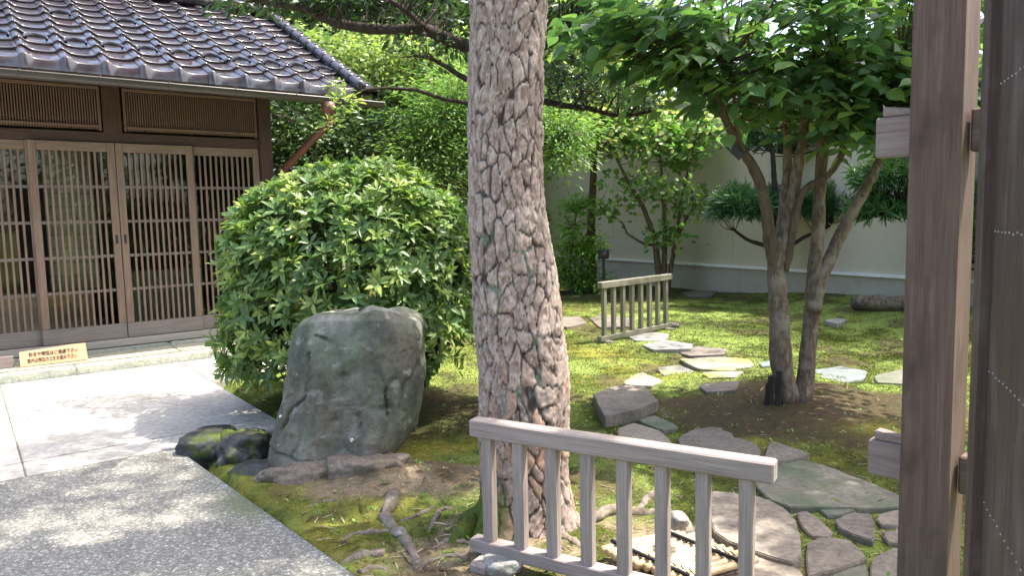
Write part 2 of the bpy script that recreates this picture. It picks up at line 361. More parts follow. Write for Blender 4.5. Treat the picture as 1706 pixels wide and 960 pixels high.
def ground_col(X, Y):
    p = np.stack([X, Y, X*0], 1); n1 = fbm(p*.9, 4, 21); n2 = fbm(p*3.1, 4, 31); n3 = fbm(p*9, 3, 41)
    mb = np.array([.175, .225, .058]); md = np.array([.075, .095, .018]); my = np.array([.23, .21, .04]); soil = np.array([.085, .06, .040]); sand = np.array([.34, .265, .185]); dk = np.array([.04, .038, .018])
    lerp = lambda a, b, t: a+(b-a)*t[:, None]
    c = lerp(np.tile(md, (len(X), 1)), mb, sst(-.35, .35, n2+.4*n3)); c = lerp(c, my, sst(.1, .5, n1+.3*n3)*.7)
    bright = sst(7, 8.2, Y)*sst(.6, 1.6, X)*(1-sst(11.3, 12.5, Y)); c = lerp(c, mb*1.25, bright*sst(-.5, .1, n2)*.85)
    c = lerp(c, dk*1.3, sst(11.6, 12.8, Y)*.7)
    rA = np.hypot((X-2.2)/1.1, (Y-5.15)/.75); c = lerp(c, soil*.8, (1-sst(.75, 1.15, rA+.35*n2))*.92)
    c = lerp(c, my*1.1, np.exp(-((X-2.45)**2/.05+(Y-4.75)**2/.02))*.8)
    rr = np.hypot((X+.62)/.55, (Y-4.0)/.30); c = lerp(c, sand*.72, 1-sst(.8, 1.25, rr+.4*n2))
    rp = np.hypot((X-.35)/.95, (Y-2.95)/.55); c = lerp(c, sand*.8, (1-sst(.8, 1.25, rp+.5*n2))*sst(-.6, .0, n3+n2)*.95)
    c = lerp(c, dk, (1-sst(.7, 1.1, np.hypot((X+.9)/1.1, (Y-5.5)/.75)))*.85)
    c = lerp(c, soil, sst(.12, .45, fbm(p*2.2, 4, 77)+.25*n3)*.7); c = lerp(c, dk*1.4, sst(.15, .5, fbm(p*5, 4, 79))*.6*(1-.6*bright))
    return c
gc = ground_col(X, Y)
nx, ny = len(gx), len(gy); ii = (np.arange(ny-1)[:, None]*nx+np.arange(nx-1)[None]).ravel()
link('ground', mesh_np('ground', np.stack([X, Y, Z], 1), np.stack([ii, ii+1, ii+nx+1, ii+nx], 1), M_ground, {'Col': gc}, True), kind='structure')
# ------------------------------------------------------------------ paving
def W2(s, n, z=0): q = P0g+FE*s+FN*n; return np.array([q[0], q[1], z])
def prism_mesh(name, poly, z0, z1, mat, bev=.006, tilt=None):
    bm = bmesh.new(); vs_ = [bm.verts.new((p[0], p[1], z1+(tilt(p[0], p[1]) if tilt else 0))) for p in poly]
    f = bm.faces.new(vs_); r = bmesh.ops.extrude_face_region(bm, geom=[f])
    for v in [e for e in r['geom'] if isinstance(e, bmesh.types.BMVert)]: v.co.z = z0
    bmesh.ops.recalc_face_normals(bm, faces=bm.faces[:])
    if bev:
        top = [e for e in bm.edges if all(abs(v.co.z-z0) > 1e-4 for v in e.verts)]
        bmesh.ops.bevel(bm, geom=top, offset=bev, segments=2, affect='EDGES')
    return bm_mesh(name, bm, mat)
# near walk of exposed aggregate: a fine grid so that the mossy stain can be stored on it
ss = np.arange(-9.0, -.281, .06); nn_ = np.arange(4.19, 10.2, .06); A, Bn = np.meshgrid(ss, nn_)
edge = -.43+.068*(Bn-4.19); A2 = np.minimum(A+.0, 9); A2 = np.where(A > -1.5, -1.5+(A+1.5)*(edge+1.5)/(ss[-1]+1.5), A)
q = P0g[None, None]+A2[..., None]*FE+Bn[..., None]*FN; zq = 0*A
qq = np.stack([q[..., 0], q[..., 1], zq], -1).reshape(-1, 3)
mc = G(415, 838); ms = np.exp(-(((qq[:, 0]-mc[0])*.8+(qq[:, 1]-mc[1])*.6)**2/.02+(((qq[:, 0]-mc[0])*.6-(qq[:, 1]-mc[1])*.8)**2)/.05)); ms = np.clip(ms*1.0+.3*np.exp(-((edge-A2).ravel()/.25))*fbm(qq*4, 3, 9), 0, .75)
k_, j_ = A.shape[1], A.shape[0]; ii = (np.arange(j_-1)[:, None]*k_+np.arange(k_-1)[None]).ravel()
Fq = np.stack([ii, ii+1, ii+k_+1, ii+k_], 1)
# side skirts
def skirt(idx, V, Fq, dz):
    o = len(V); low = V[idx].copy(); low[:, 2] -= dz; a = np.array(idx); b = o+np.arange(len(idx))
    return np.vstack([V, low]), np.vstack([Fq, np.stack([a[:-1], a[1:], b[1:], b[:-1]], 1)])
V_, F_ = skirt(list(range(k_)), qq, Fq, .12); V_, F_ = skirt(list(range(k_-1, k_*j_, k_)), V_, F_, .12)
link('pavement', mesh_np('pavement', V_, F_, M_aggr, {'moss': np.r_[ms, np.zeros(len(V_)-len(ms))]}), kind='structure')
apron = link('forecourt', prism_mesh('forecourt', [W2(*a) for a in ((-9, .95), (2.2, .95), (2.2, 2.15), (.33, 2.15), (.33, 4.18), (-9, 4.18))], -.14, -.022, M_plinth, 0), kind='structure')
def slab(poly, z=.0, mat=M_conc, parent=apron, bev=.005, th=.06, name='slab'):
    c = np.mean([W2(*p) for p in poly], axis=0)
    return link(name, prism_mesh(name, [W2(*p)-c for p in poly], z-th, z, mat, bev), parent, Matrix.Translation(Vector((c[0], c[1], 0))))
g_ = .004; cuts = [-9, -6.6, -4.9, -3.1, -1.25, .33]
for a, b in zip(cuts[:-1], cuts[1:]):
    slab([(a+g_, 3.86), (b-g_, 3.86), (b-g_, 4.18), (a+g_, 4.18)])
for r0, r1 in ((2.16, 3.85), (.96, 2.15)):
    for a, b in zip(cuts[:-1], cuts[1:]):
        slab([(a+g_, r0), (b-g_, r0), (b-g_, r1-g_), (a+g_, r1-g_)])
slab([(.335, .96), (2.19, .96), (2.19, 2.145), (.335, 2.145)])
dstep = link('doorstep', prism_mesh('doorstep', [W2(*a) for a in ((-9, -.1), (2.1, -.1), (2.1, .93), (-9, .93))], -.1, .045, M_plinth, 0), kind='structure')
kc = [-7, -4.6, -3.0, -1.9, -.62, 1.0, 2.1]
for a, b in zip(kc[:-1], kc[1:]):
    slab([(a+g_, .74), (b-g_, .74), (b-g_, .935), (a+g_, .935)], .075, M_kerb, dstep, .01, .10, 'kerb_stone')
for a, b in zip([-7, -4, -1.5, .4, 2.1][:-1], [-7, -4, -1.5, .4, 2.1][1:]):
    slab([(a+g_, .24), (b-g_, .24), (b-g_, .733), (a+g_, .733)], .085, M_step, dstep, .006, .06, 'slab')
    slab([(a+g_, .12), (b-g_, .12), (b-g_, .236), (a+g_, .236)], .115, M_kerb, dstep, .012, .09, 'kerb_stone')

# ------------------------------------------------------------------ the tea house
house = thing('wooden_house', W2(-1, -2), 'wooden house with lattice sliding doors and glazed grey tiled roof', 'house')
SL, SR = -3.95, 1.62       # facade extent
def fbeam(name, s0, s1, z0, z1, n0, n1, mat, parent=house, bev=.004):
    """a member on the facade, running along its longer side"""
    ds, dz = s1-s0, z1-z0; c = P0g+FE*((s0+s1)/2)+FN*((n0+n1)/2)+np.array([0, 0, (z0+z1)/2])
    if ds >= dz: me = box_mesh(ds, n1-n0, dz, mat, bev); M = frame(FE, -FN, (0, 0, 1), c)
    else: me = box_mesh(dz, n1-n0, ds, mat, bev); M = frame((0, 0, 1), -FN, -FE, c)
    return link(name, me, parent, M)
for s_ in (SL+.05, -1.66, 1.69): fbeam('pillar', s_-.075, s_+.075, .12, 3.12, -.10, .06, M_dark)
fbeam('short_pillar', -.09, .09, 2.50, 3.06, -.08, .05, M_dark)
fbeam('lintel', SL, 1.613, 2.392, 2.503, -.085, .03, M_dark)
fbeam('head_beam', SL-.2, 2.3, 3.06, 3.20, -.10, .055, M_dark)
fbeam('door_sill', SL, 1.612, .118, .198, -.13, .10, M_sill)
fbeam('side_beam', 1.77, 2.45, 3.03, 3.13, -.06, .03, M_dark)
def door(s0, s1, n):
    d = fbeam('sliding_door', s0, s1, .205, .37, n-.018, n+.018, M_doorlow)
    fbeam('stile', s0, s0+.075, .372, 2.388, n-.019, n+.019, M_door, d); fbeam('stile', s1-.075, s1, .372, 2.388, n-.019, n+.019, M_door, d)
    fbeam('rail', s0+.076, s1-.076, 2.285, 2.386, n-.017, n+.017, M_door, d)
    k = 10
    for i in range(k):
        u = s0+.075+(s1-s0-.15)*(i+1)/(k+1); fbeam('lattice_bar', u-.0115, u+.0115, .371, 2.284, n-.002, n+.016, M_door, d, .002)
    for i in range(4):
        z = .37+(2.285-.37)*(i+1)/5; fbeam('lattice_bar', s0+.076, s1-.076, z-.016, z+.016, n-.014, n-.003, M_doorlow, d, .002)
    fbeam('glass_pane', s0+.07, s1-.07, .372, 2.28, n-.030, n-.025, M_glass, d, 0)
    return d
doors = [door(-3.86, -3.06, .0), door(-3.09, -2.32, .045), door(-2.35, -1.745, 0), door(-1.585, -.76, .0), door(-.815, -.004, .045), door(.004, .815, .045), door(.76, 1.605, .0)]
for d, s_ in ((doors[4], -.042), (doors[5], .042)): fbeam('finger_pull', s_-.012, s_+.012, 1.27, 1.37, .0605, .0665, M_black, d, .001)
def transom(s0, s1):
    t = fbeam('transom', s0, s1, 2.965, 3.0, -.03, .03, M_slat)
    fbeam('transom_stile', s0, s0+.03, 2.52, 2.964, -.03, .03, M_slat, t); fbeam('transom_stile', s1-.03, s1, 2.52, 2.964, -.03, .03, M_slat, t)
    fbeam('transom_rail', s0+.03, s1-.03, 2.555, 2.58, -.02, .035, M_slat, t)
    k = int((s1-s0)/.0265); parts = []
    for i in range(k):
        u = s0+.035+(s1-s0-.07)*(i+.5)/k; a = P0g+FE*u+FN*.012; parts.append(tube_arrays([a+[0, 0, 2.53], a+[0, 0, 2.98]], [.0085, .0085], 6))
    V, T = join(parts); link('reed_slat', mesh_np('reed_slat', V, T, M_slat, smooth=True), t, None, 'stuff')
transom(.115, 1.60); transom(-1.57, -.105); transom(-3.86, -1.75)
# room behind
fbeam('floor', SL, 1.6, .05, .115, -3.0, -.14, M_grass_int); fbeam('ceiling', SL, 1.6, 3.02, 3.055, -3.0, -.11, M_room)
fbeam('back_wall', SL, 1.6, .115, 3.0, -3.06, -3.0, M_room); fbeam('end_wall', 1.6, 1.66, .12, 3.05, -3.0, -.11, M_room); fbeam('end_wall', SL-.06, SL-.002, .12, 3.05, -3.0, -.11, M_room)
for i in range(11):
    z = .72+i*.165; fbeam('reflection_board', -.62, -.1, z, z+.158, -.95, -.92, M_plank, bev=.005)  # added boards, standing in for pale boards mirrored in the door glass
fbeam('counter', -1.2, -.25, .12, .72, -.9, -.55, M_signw); fbeam('cupboard', .3, 1.3, .12, .85, -2.3, -1.8, M_plank)
for s_ in (-2.9, -1.5, .75): fbeam('room_post', s_-.05, s_+.05, .12, 3.0, -2.0, -1.9, M_room)
# roof
RP = math.radians(27); RU = -FN*math.cos(RP)+np.array([0, 0, math.sin(RP)]); RZ = FN*math.sin(RP)+np.array([0, 0, math.cos(RP)])
EO, EZ = 1.0, 3.03; TW, TE = .3345, .285; ROWS = 12; S0 = 2.46; COLS = 20
E0 = P0g+FN*EO+np.array([0, 0, EZ])
def rp(s, u, h): return E0+FE*s+RU*u+RZ*h
def deck():
    me = box_mesh(COLS*TW+.25, ROWS*TE, .03, M_dark, 0); c = rp(S0-COLS*TW/2+.1, ROWS*TE/2, -.035); return link('roof', me, house, frame(FE, RU, RZ, c))
roof = deck()
back = np.array([-FN[0], -FN[1], 0]); 
link('rear_roof', box_mesh(COLS*TW+.25, ROWS*TE, .05, M_dark, 0), house, frame(FE, -FN*math.cos(RP)*1.0-np.array([0, 0, math.sin(RP)]), np.cross(FE, -FN*math.cos(RP)-np.array([0, 0, math.sin(RP)])), rp(S0-COLS*TW/2+.1, ROWS*TE, 0)+(-FN*math.cos(RP)-np.array([0, 0, math.sin(RP)]))*ROWS*TE/2))
def tile_mesh(kind):
    us = np.linspace(0, 1.06, 15); z = .042*np.exp(-((us-.14)/.125)**2) - .012*np.sin(np.clip((us-.3)/.7, 0, 1)*math.pi) + .010*sst(.92, 1.06, us); x = us*TW
    L = TE+.05; V, Fq = [], []
    rows = [(-.004, .020, 0), (.006, .026, 0), (.03, .0235, 0), (L, -.004, 0)]       # (u, lift)
    for (u, h, _) in rows:
        for a, b in zip(x, z): V.append((a, u, b+h))
    drop = .075 if kind == 'eave' else .016
    for a, b in zip(x, z): V.append((a, -.004, b+.020-drop) if kind != 'eave' else (a, -.004-.0386-(b+.012)*.45, b+.020-.0757-(b+.012)*.89))
    k = len(x)
    for r in range(3):
        for j in range(k-1): Fq.append((r*k+j, r*k+j+1, (r+1)*k+j+1, (r+1)*k+j))
    for j in range(k-1): Fq.append((4*k+j, 4*k+j+1, j+1, j))
    for r in range(3):                                   # left side
        pass
    V = np.array(V); Fq = np.array(Fq)
    if kind == 'ring':
        th = np.linspace(-.15*math.pi, 1.15*math.pi, 17); ph = np.linspace(0, 2*math.pi, 6, endpoint=False); R1, r1 = .098, .0125
        cx, cy = .60*TW, .085; o = len(V); VV = []
        for t in th:
            for f in ph: VV.append((cx+(R1+r1*math.cos(f))*math.cos(t), cy-.02+(R1*1.05+r1*math.cos(f))*math.sin(t), .045+r1*math.sin(f)*1.5))
        FF = [(o+i*6+j, o+i*6+(j+1) % 6, o+(i+1)*6+(j+1) % 6, o+(i+1)*6+j) for i in range(16) for j in range(6)]
        V = np.vstack([V, VV]); Fq = np.vstack([Fq, FF])
    return mesh_np('tile', V, Fq, M_tile, smooth=False)
TM = {k: tile_mesh(k) for k in ('plain', 'eave', 'ring')}
for k_m in TM.values():
    for p in k_m.polygons: p.use_smooth = p.normal.z > .3
for r in range(ROWS):
    for c in range(COLS):
        if r == 0: kd = 'eave'
        elif r == 2 or (r == 6 and c % 2 == 0): kd = 'ring'
        else: kd = 'plain'
        if r*COLS+c > 292 and False: continue
        j = RNG.normal(0, .005, 3)
        link('tile', TM[kd], roof, frame(unit(FE+RZ*j[0]), RU, RZ, rp(S0-(c+1)*TW+j[1], r*TE+j[2], .0)))
# verge: row of side tiles, then the rounded verge ridge
for i in range(ROWS+1):
    u = i*TE-.05
    link('verge_tile', box_mesh(.17, TE+.035, .022, M_tile, .008), roof, frame(FE, unit(RU-RZ*.06), unit(RZ+RU*.06), rp(S0+.20, u+TE/2, .03)))
    link('verge_face', box_mesh(.016, TE+.03, .10, M_tile, .004), roof, frame(FE, unit(RU-RZ*.06), unit(RZ+RU*.06), rp(S0+.295, u+TE/2, -.015)))
    V, T = tube_arrays([rp(S0+.065, u, .068), rp(S0+.065, u+TE*.5, .067), rp(S0+.065, u+TE+.02, .066)], [.062, .0605, .060], 14)
    c0 = rp(S0+.065, u, .06); link('verge_ridge_tile', mesh_np('verge_ridge_tile', V-c0, T, M_tile, smooth=True), roof, Matrix.Translation(Vector(c0)))
# ridge on top
for i in range(COLS+1):
    s_ = S0-i*TW+.2; V, T = tube_arrays([rp(s_, ROWS*TE-.02, .10), rp(s_-TW*.5, ROWS*TE-.02, .097), rp(s_-TW, ROWS*TE-.02, .095)], [.09, .087, .085], 12); c0 = rp(s_, ROWS*TE, .1)
    link('ridge_tile', mesh_np('ridge_tile', V-c0, T, M_tile, smooth=True), roof, Matrix.Translation(Vector(c0)))
# eave boards and gutter
def ebeam(name, s0, s1, n0, n1, z0, z1, mat, parent=house): return fbeam(name, s0, s1, z0, z1, n0, n1, mat, parent)
ebeam('eave_board', S0-COLS*TW, S0+.2, .965, .992, 2.925, 2.958, M_slat); ebeam('eave_fascia', S0-COLS*TW, S0+.22, .90, .952, 2.86, 2.955, M_dark)
for i in range(15):
    s_ = 2.3-i*.42; a = P0g+FE*s_+FN*.93+np.array([0, 0, 2.93]); beam('rafter', a, a+RU*1.5, .045, .055, M_dark, house)
g0, g1 = P0g+FE*(-4.4)+FN*1.06+np.array([0, 0, 2.905]), P0g+FE*2.80+FN*1.06+np.array([0, 0, 2.895])
def half_gutter():
    ax = unit(g1-g0); side = FN; V = []; th = np.linspace(math.pi, 2*math.pi, 9)
    prof = [(math.cos(t)*.064, math.sin(t)*.064) for t in th]; prof = [(-.064, .008)]+prof+[(.064, .008), (.070, .006), (.070, -.002)]
    inner = [(math.cos(t)*.051, math.sin(t)*.051) for t in th]
    k = len(prof); F_ = []
    for L in np.linspace(0, 1, 13):
        p = g0+(g1-g0)*L
        for a, b in prof: V.append(p+side*a+np.array([0, 0, b]))
    for i in range(12):
        for j in range(k-1): F_.append((i*k+j, i*k+j+1, (i+1)*k+j+1, (i+1)*k+j))
    return mesh_np('gutter', V, F_, M_gut, smooth=True)
gut = link('gutter', half_gutter(), house)
q = 12*15-1
for s_ in (-2.6, -1.75, -.90, -.25, .37, 1.03, 1.70, 2.35):
    c = P0g+FE*s_+FN*1.06+np.array([0, 0, 2.905]); pts = [c+FN*(math.cos(t)*.0705)+np.array([0, 0, math.sin(t)*.0705]) for t in np.linspace(math.pi*.95, 2.05*math.pi, 9)]
    V, T = tube_arrays(pts, [.006]*9, 6); link('gutter_bracket', mesh_np('gutter_bracket', V, T, M_gut, smooth=True), gut)
    beam('gutter_hook', c+FN*(-.06), c+FN*(-.10)+np.array([0, 0, .06]), .012, .006, M_gut, gut)
# downpipe
pA = P0g+FE*2.10+FN*1.06+np.array([0, 0, 2.85])
dp = tube('downpipe', [pA+[0, 0, .0], pA+[0, 0, -.08], pA+[0, 0, -.16]], [.085, .078, .05], M_pipe, house, 14)
pB = pA+np.array([0, 0, -.25]); pC = P0g+FE*1.86+FN*.10+np.array([0, 0, 2.12]); pD = pC+np.array([0, 0, -1.95])
tube('pipe_run', [pA+[0, 0, -.14], pA+[0, 0, -.24]], .046, M_pipe, dp, 12); tube('pipe_run', [pB+[0, 0, .02], pC+[0, 0, -.01]], .046, M_pipe, dp, 12); tube('pipe_run', [pC+[0, 0, .02], pD], .046, M_pipe, dp, 12)
for c in (pB, pC):
    V, T = tube_arrays([c+[0, 0, .035], c, c+unit((pC-pB))*(.03)*(1 if c is pB else -1)], [.052, .054, .052], 12); link('pipe_elbow', mesh_np('pipe_elbow', V, T, M_pipe, smooth=True), dp)

# ------------------------------------------------------------------ notice board with brush writing
sg = W2(0, .50, .085); sL, sR = -1.045, -.515
sgn = thing('notice_board', W2(-.78, .56, .086), 'small wooden notice board with two lines of brush writing on doorstep', 'sign')
tl = unit(-FN*.20+np.array([0, 0, .98])); nr = unit(np.cross(FE, tl))
def sp(s, h, o=0): return W2(s, .60, .09)+tl*h+nr*o
bm = bmesh.new(); outl = [(-1.06, .0), (-.475, .0), (-.485, .175), (-.60, .176), (-.72, .168), (-1.06, .150)]
f0 = [bm.verts.new(Vector(sp(a, b, .009))) for a, b in outl]; f1 = [bm.verts.new(Vector(sp(a, b, -.009))) for a, b in outl]
bm.faces.new(f0); bm.faces.new(f1[::-1])
for i in range(6): bm.faces.new((f0[i], f1[i], f1[(i+1) % 6], f0[(i+1) % 6]))
me = bm_mesh('board', bm, M_signw); me.transform(frame(FE, tl, nr, sp(-.78, .08)).inverted()); link('board', me, sgn, frame(FE, tl, nr, sp(-.78, .08)))
dgr = None
def text(body, s, h, size):
    cu = bpy.data.curves.new('writing', 'FONT'); cu.body = body; cu.size = size; cu.extrude = .0006; cu.offset = .0004
    o = bpy.data.objects.new('writing', cu); COL.objects.link(o); bpy.context.view_layer.update()
    me = bpy.data.meshes.new_from_object(o.evaluated_get(bpy.context.evaluated_depsgraph_get())); bpy.data.objects.remove(o)
    me.materials.clear(); me.materials.append(M_ink)
    xs = [v.co.x for v in me.vertices]; wd = max(xs)-min(xs) if xs else 1
    tgt = .43; k = tgt/wd
    for v in me.vertices: v.co.x *= k
    return link('writing', me, sgn, frame(unit(FE+tl*.02), tl, nr, sp(s, h, .0105)))
text('飲食や喫煙はご遠慮下さい', -.985, .095, .046); text('庭内は飛石の上をお進み下さい', -1.0, .035, .046)
tag(link('wooden_block', box_mesh(.16, .06, .12, M_tie, .006), None, frame(FE, FN, (0, 0, 1), W2(-1.19, .52, .147))), 'grey timber block on doorstep beside the notice board', 'block')

# ------------------------------------------------------------------ boundary wall with metal trim
wA = G(1690, 432+.0626*680, .52); wB = G(915, 432-.0626*95, .52); wd = unit([wB[0]-wA[0], wB[1]-wA[1], 0]); wn = np.array([wd[1], -wd[0], 0]); wn = wn if wn @ (-wA) > 0 else -wn
wall = thing('boundary_wall', (wA[0], wA[1], 0), 'tall beige rendered wall with thin white metal trim along garden', 'wall')
w0 = np.array([wA[0], wA[1], 0])-wd*4.0; WL = 18.0
i = 0; t = 0.0; wid = 1.72
while t < WL:
    a, b = w0+wd*t, w0+wd*(t+wid-.006); beam('wall_panel', a-wn*.06+[0, 0, 2.17], b-wn*.06+[0, 0, 2.17], .10, 3.24, M_wall, wall, bev=.004); t += wid
beam('backing', w0-wn*.16+[0, 0, 1.87], w0+wd*WL-wn*.16+[0, 0, 1.87], .09, 3.9, M_plinth, wall)
beam('plinth', w0-wn*.07+[0, 0, .0], w0+wd*WL-wn*.07+[0, 0, .0], .08, 1.0, M_base_w, wall)
beam('metal_trim', w0-wn*.0+[0, 0, .53], w0+wd*WL-wn*.0+[0, 0, .53], .08, .045, M_railm, wall, bev=.003)
# ------------------------------------------------------------------ gate: brace post, tie beams, open door leaf
gate = thing('timber_gate', (1.15, 1.95, 0), 'dark timber gate with brace post, wedged tie beams and studded door', 'gate')
ga = unit([.707, -.707, 0]); gb = unit([.707, .707, 0]); pL = D(1512, 300, 2.0); pL = np.array([pL[0], 2.0, 0])
pc = pL+ga*.0625+gb*.0745; lean = np.array([-.004, 0, 0])
beam('brace_post', pc+[0, 0, -.02], pc+[0, 0, 2.75], .125, .149, M_post, gate, up=gb, bev=.005)
mp = pc+ga*1.0
beam('main_post', mp+[0, 0, -.05], mp+[0, 0, 2.9], .2, .2, M_post, gate, up=gb, bev=.008)
for z0, z1 in ((1.60, 1.712), (.672, .778)):
    zc = (z0+z1)/2; c = pc+gb*.0
    beam('tie_beam', c-ga*.165+[0, 0, zc], c-ga*.0705+[0, 0, zc], .05, z1-z0, M_tie, gate, bev=.005)
    beam('tie_beam', c+ga*.0705+[0, 0, zc], c+ga*.90+[0, 0, zc], .05, z1-z0, M_post, gate, bev=.005)
    bm = bmesh.new(); vs8 = []
    for (u, h) in ((-.148, .030), (-.062, .017)):
        for v_ in (-.022, .022):
            for hh in (.002, h): vs8.append(bm.verts.new(Vector(c+ga*u+gb*v_+np.array([0, 0, z1+hh]))))
    for f in ((0, 1, 3, 2), (4, 6, 7, 5), (0, 4, 5, 1), (2, 3, 7, 6), (1, 5, 7, 3), (0, 2, 6, 4)): bm.faces.new([vs8[q] for q in f])
    bmesh.ops.bevel(bm, geom=bm.edges[:], offset=.003, segments=2, affect='EDGES'); link('wedge', bm_mesh('wedge', bm, M_tie), gate)
dd = unit([-.39, -.92, 0]); dn = unit([-.92, .39, 0])          # along the leaf towards the hinge; face towards the walk
d0 = D(1643, 300, 1.52); d0 = np.array([d0[0], 1.52, 0])
leaf = beam('door_leaf', d0+dd*.004-dn*.03+[0, 0, 1.2], d0+dd*.80-dn*.03+[0, 0, 1.2], .018, 2.3, M_gate, gate)
beam('stile', d0+dd*.012-dn*.012+[0, 0, .04], d0+dd*.012-dn*.012+[0, 0, 2.4], .024, .055, M_gate, leaf, up=dn, bev=.003)
beam('stile', d0+dd*.046-dn*.008+[0, 0, .04], d0+dd*.046-dn*.008+[0, 0, 2.4], .038, .05, M_gate, leaf, up=dn, bev=.003)
t = .069
for k in range(6):
    wv = (.10, .085, .12, .11, .12, .12)[k]; c = d0+dd*(t+wv/2)-dn*.012; beam('board', c+[0, 0, .05], c+[0, 0, 2.38], wv-.004, .016, M_gate, leaf, up=dn, bev=.002); t += wv
bm = bmesh.new(); bmesh.ops.create_icosphere(bm, subdivisions=1, radius=.0028); stud = bm_mesh('stud', bm, M_steel, True)
for z in (1.97, 1.69, 1.405, 1.125, .85, .57):
    for i in range(16):
        link('stud', stud, leaf, Matrix.Translation(Vector(d0+dd*(.085+i*.03)-dn*.004+np.array([0, 0, z+RNG.normal(0, .0012)]))))
# ------------------------------------------------------------------ low railings
def railing(name, A, B, h, mat, label, group, nb=8, feet=True, th=.062, stone=M_pebble, sc=1.0):
    A = np.asarray(A, float); B = np.asarray(B, float); r = thing(name, (A+B)/2, label, 'railing', group); x = B-A; L = np.linalg.norm(x); x = x/L; y = unit(np.cross([0, 0, 1], x)); up = np.array([0, 0, 1.])
    beam('top_rail', A-x*.035+up*h, B+x*.06+up*h, .072, .074, mat, r, bev=.006)
    beam('bottom_rail', A-x*.05+up*.052, B+x*.05+up*.052, .066, .058, mat, r, bev=.005)
    for i in range(nb):
        p = A+x*(.04+(L-.075)*i/(nb-1)); beam('baluster', p+up*.078, p+up*(h-.035), .046, .050, mat, r, up=x, bev=.004)
    if feet:
        for p in (A+x*.05, B-x*.05): beam('foot', p-y*.13+up*.005, p+y*.13+up*.005, .085, .05, mat, r, bev=.012)
    return r
zA = .585
fA = D(800, 722, 3.06); fB = D(1262, 806, 2.47)
hA = .58; fA = np.array([fA[0], fA[1], -.01]); fB = np.array([fB[0], fB[1], -.01])
railing('low_railing', fA, fB, .575, M_rail, 'pale weathered low railing in front of pine trunk', 'low railings')
qa, qb = GT(1003, 572), GT(1112, 549); 
railing('low_railing', qa, qb, .66, M_railb, 'greenish grey low railing standing on moss beyond the path', 'low railings')
# block under the near railing's end
# ------------------------------------------------------------------ lumpy stones
def lump(name, c, r, mat, label=None, cat='stone', group=None, parent=None, seed=0, flat=.0, amp=.28, rot=0, sub=4):
    bm = bmesh.new(); bmesh.ops.create_icosphere(bm, subdivisions=sub, radius=1); V = np.array([v.co[:] for v in bm.verts]); nrm = V.copy()
    V = np.sign(V)*np.abs(V)**.8; f = fbm(nrm*1.3+seed*7.1, 4, seed); V = V*(1+amp*f)[:, None]; V[:, 2] = np.where(V[:, 2] > 1-flat, 1-flat+(V[:, 2]-1+flat)*.25, V[:, 2])
    V = V*np.array(r); a = math.cos(rot); b = math.sin(rot); V = np.stack([V[:, 0]*a-V[:, 1]*b, V[:, 0]*b+V[:, 1]*a, V[:, 2]], 1)
    for v, q in zip(bm.verts, V): v.co = q
    o = link(name, bm_mesh(name, bm, mat, True), parent, Matrix.Translation(Vector([float(q) for q in c])))
    if label: tag(o, label, cat, group)
    return o
# ------------------------------------------------------------------ the standing rock
RY = 4.32
OL = [(533, 508, 668), (541, 494, 686), (556, 486, 693), (590, 477, 696), (630, 470, 698), (660, 463, 697), (690, 455, 692), (715, 447, 686), (740, 442, 668), (765, 441, 640), (790, 452, 600), (830, 470, 580)]
zz = np.array([D(600, a, RY)[2] for a, _, _ in OL]); xl = np.array([D(b, a, RY)[0] for a, b, _ in OL]); xr = np.array([D(c, a, RY)[0] for a, _, c in OL])
NZ, NT = 150, 230
zt = np.linspace(zz[-1], zz[0], NZ); th = np.linspace(0, 2*math.pi, NT, endpoint=False)
XL = np.interp(zt, zz[::-1], xl[::-1]); XR = np.interp(zt, zz[::-1], xr[::-1])
for _ in range(3): XL[1:-1] = (XL[:-2]+XL[1:-1]*2+XL[2:])/4; XR[1:-1] = (XR[:-2]+XR[1:-1]*2+XR[2:])/4
cxr = (XL+XR)/2; hx = (XR-XL)/2; tt = (zt-zt[0])/(zt[-1]-zt[0]); hy = .30*(1-.25*tt**3)+.05; hy = hy*np.minimum(1, hx/.3)
ct, st = np.cos(th), np.sin(th); e = 2/3.6; sx = np.sign(ct)*np.abs(ct)**e; sy = np.sign(st)*np.abs(st)**e
V = np.stack([cxr[:, None]+hx[:, None]*sx[None], RY+.18+(.12*tt)[:, None]+hy[:, None]*sy[None], np.repeat(zt[:, None], NT, 1)], -1)
rad = np.stack([np.repeat(ct[None], NZ, 0), np.repeat(st[None], NZ, 0), np.zeros((NZ, NT))], -1)
# top cap rings
caps = []
for k, f in enumerate((.93, .82, .68, .5, .3, .1)):
    c = V[-1].copy(); mid = c.mean(0); c[:, :2] = mid[:2]+(c[:, :2]-mid[:2])*f; c[:, 2] += .006*(1-f**2)+.012*(1-f); caps.append(c)
Vr = np.concatenate([V.reshape(-1, 3)]+caps); Nr = np.concatenate([rad.reshape(-1, 3)]+[np.tile([0, 0, 1.], (NT, 1))]*6)
b1 = fbm(Vr*2.1, 4, 51); b2 = fbm(Vr*np.array([9, 9, 3.2]), 4, 61); rdg = 1-np.abs(fbm(Vr*np.array([3, 3, 1.1])+3, 3, 71))
dsp = .035*b1-.05*(np.abs(fbm(Vr*1.9+9, 2, 81))-.25)-.03*(np.abs(fbm(Vr*np.array([4.2, 4.2, 2.6])+2, 2, 83))-.2)+.007*b2-.016*sst(.93, 1.0, rdg)*sst(-.2, .3, b1)+.006*fbm(Vr*22, 4, 64)-.008*sst(.35, .6, fbm(Vr*15, 3, 67))
px, py, _d = proj(Vr); fr = Vr[:, 1] < RY+.25
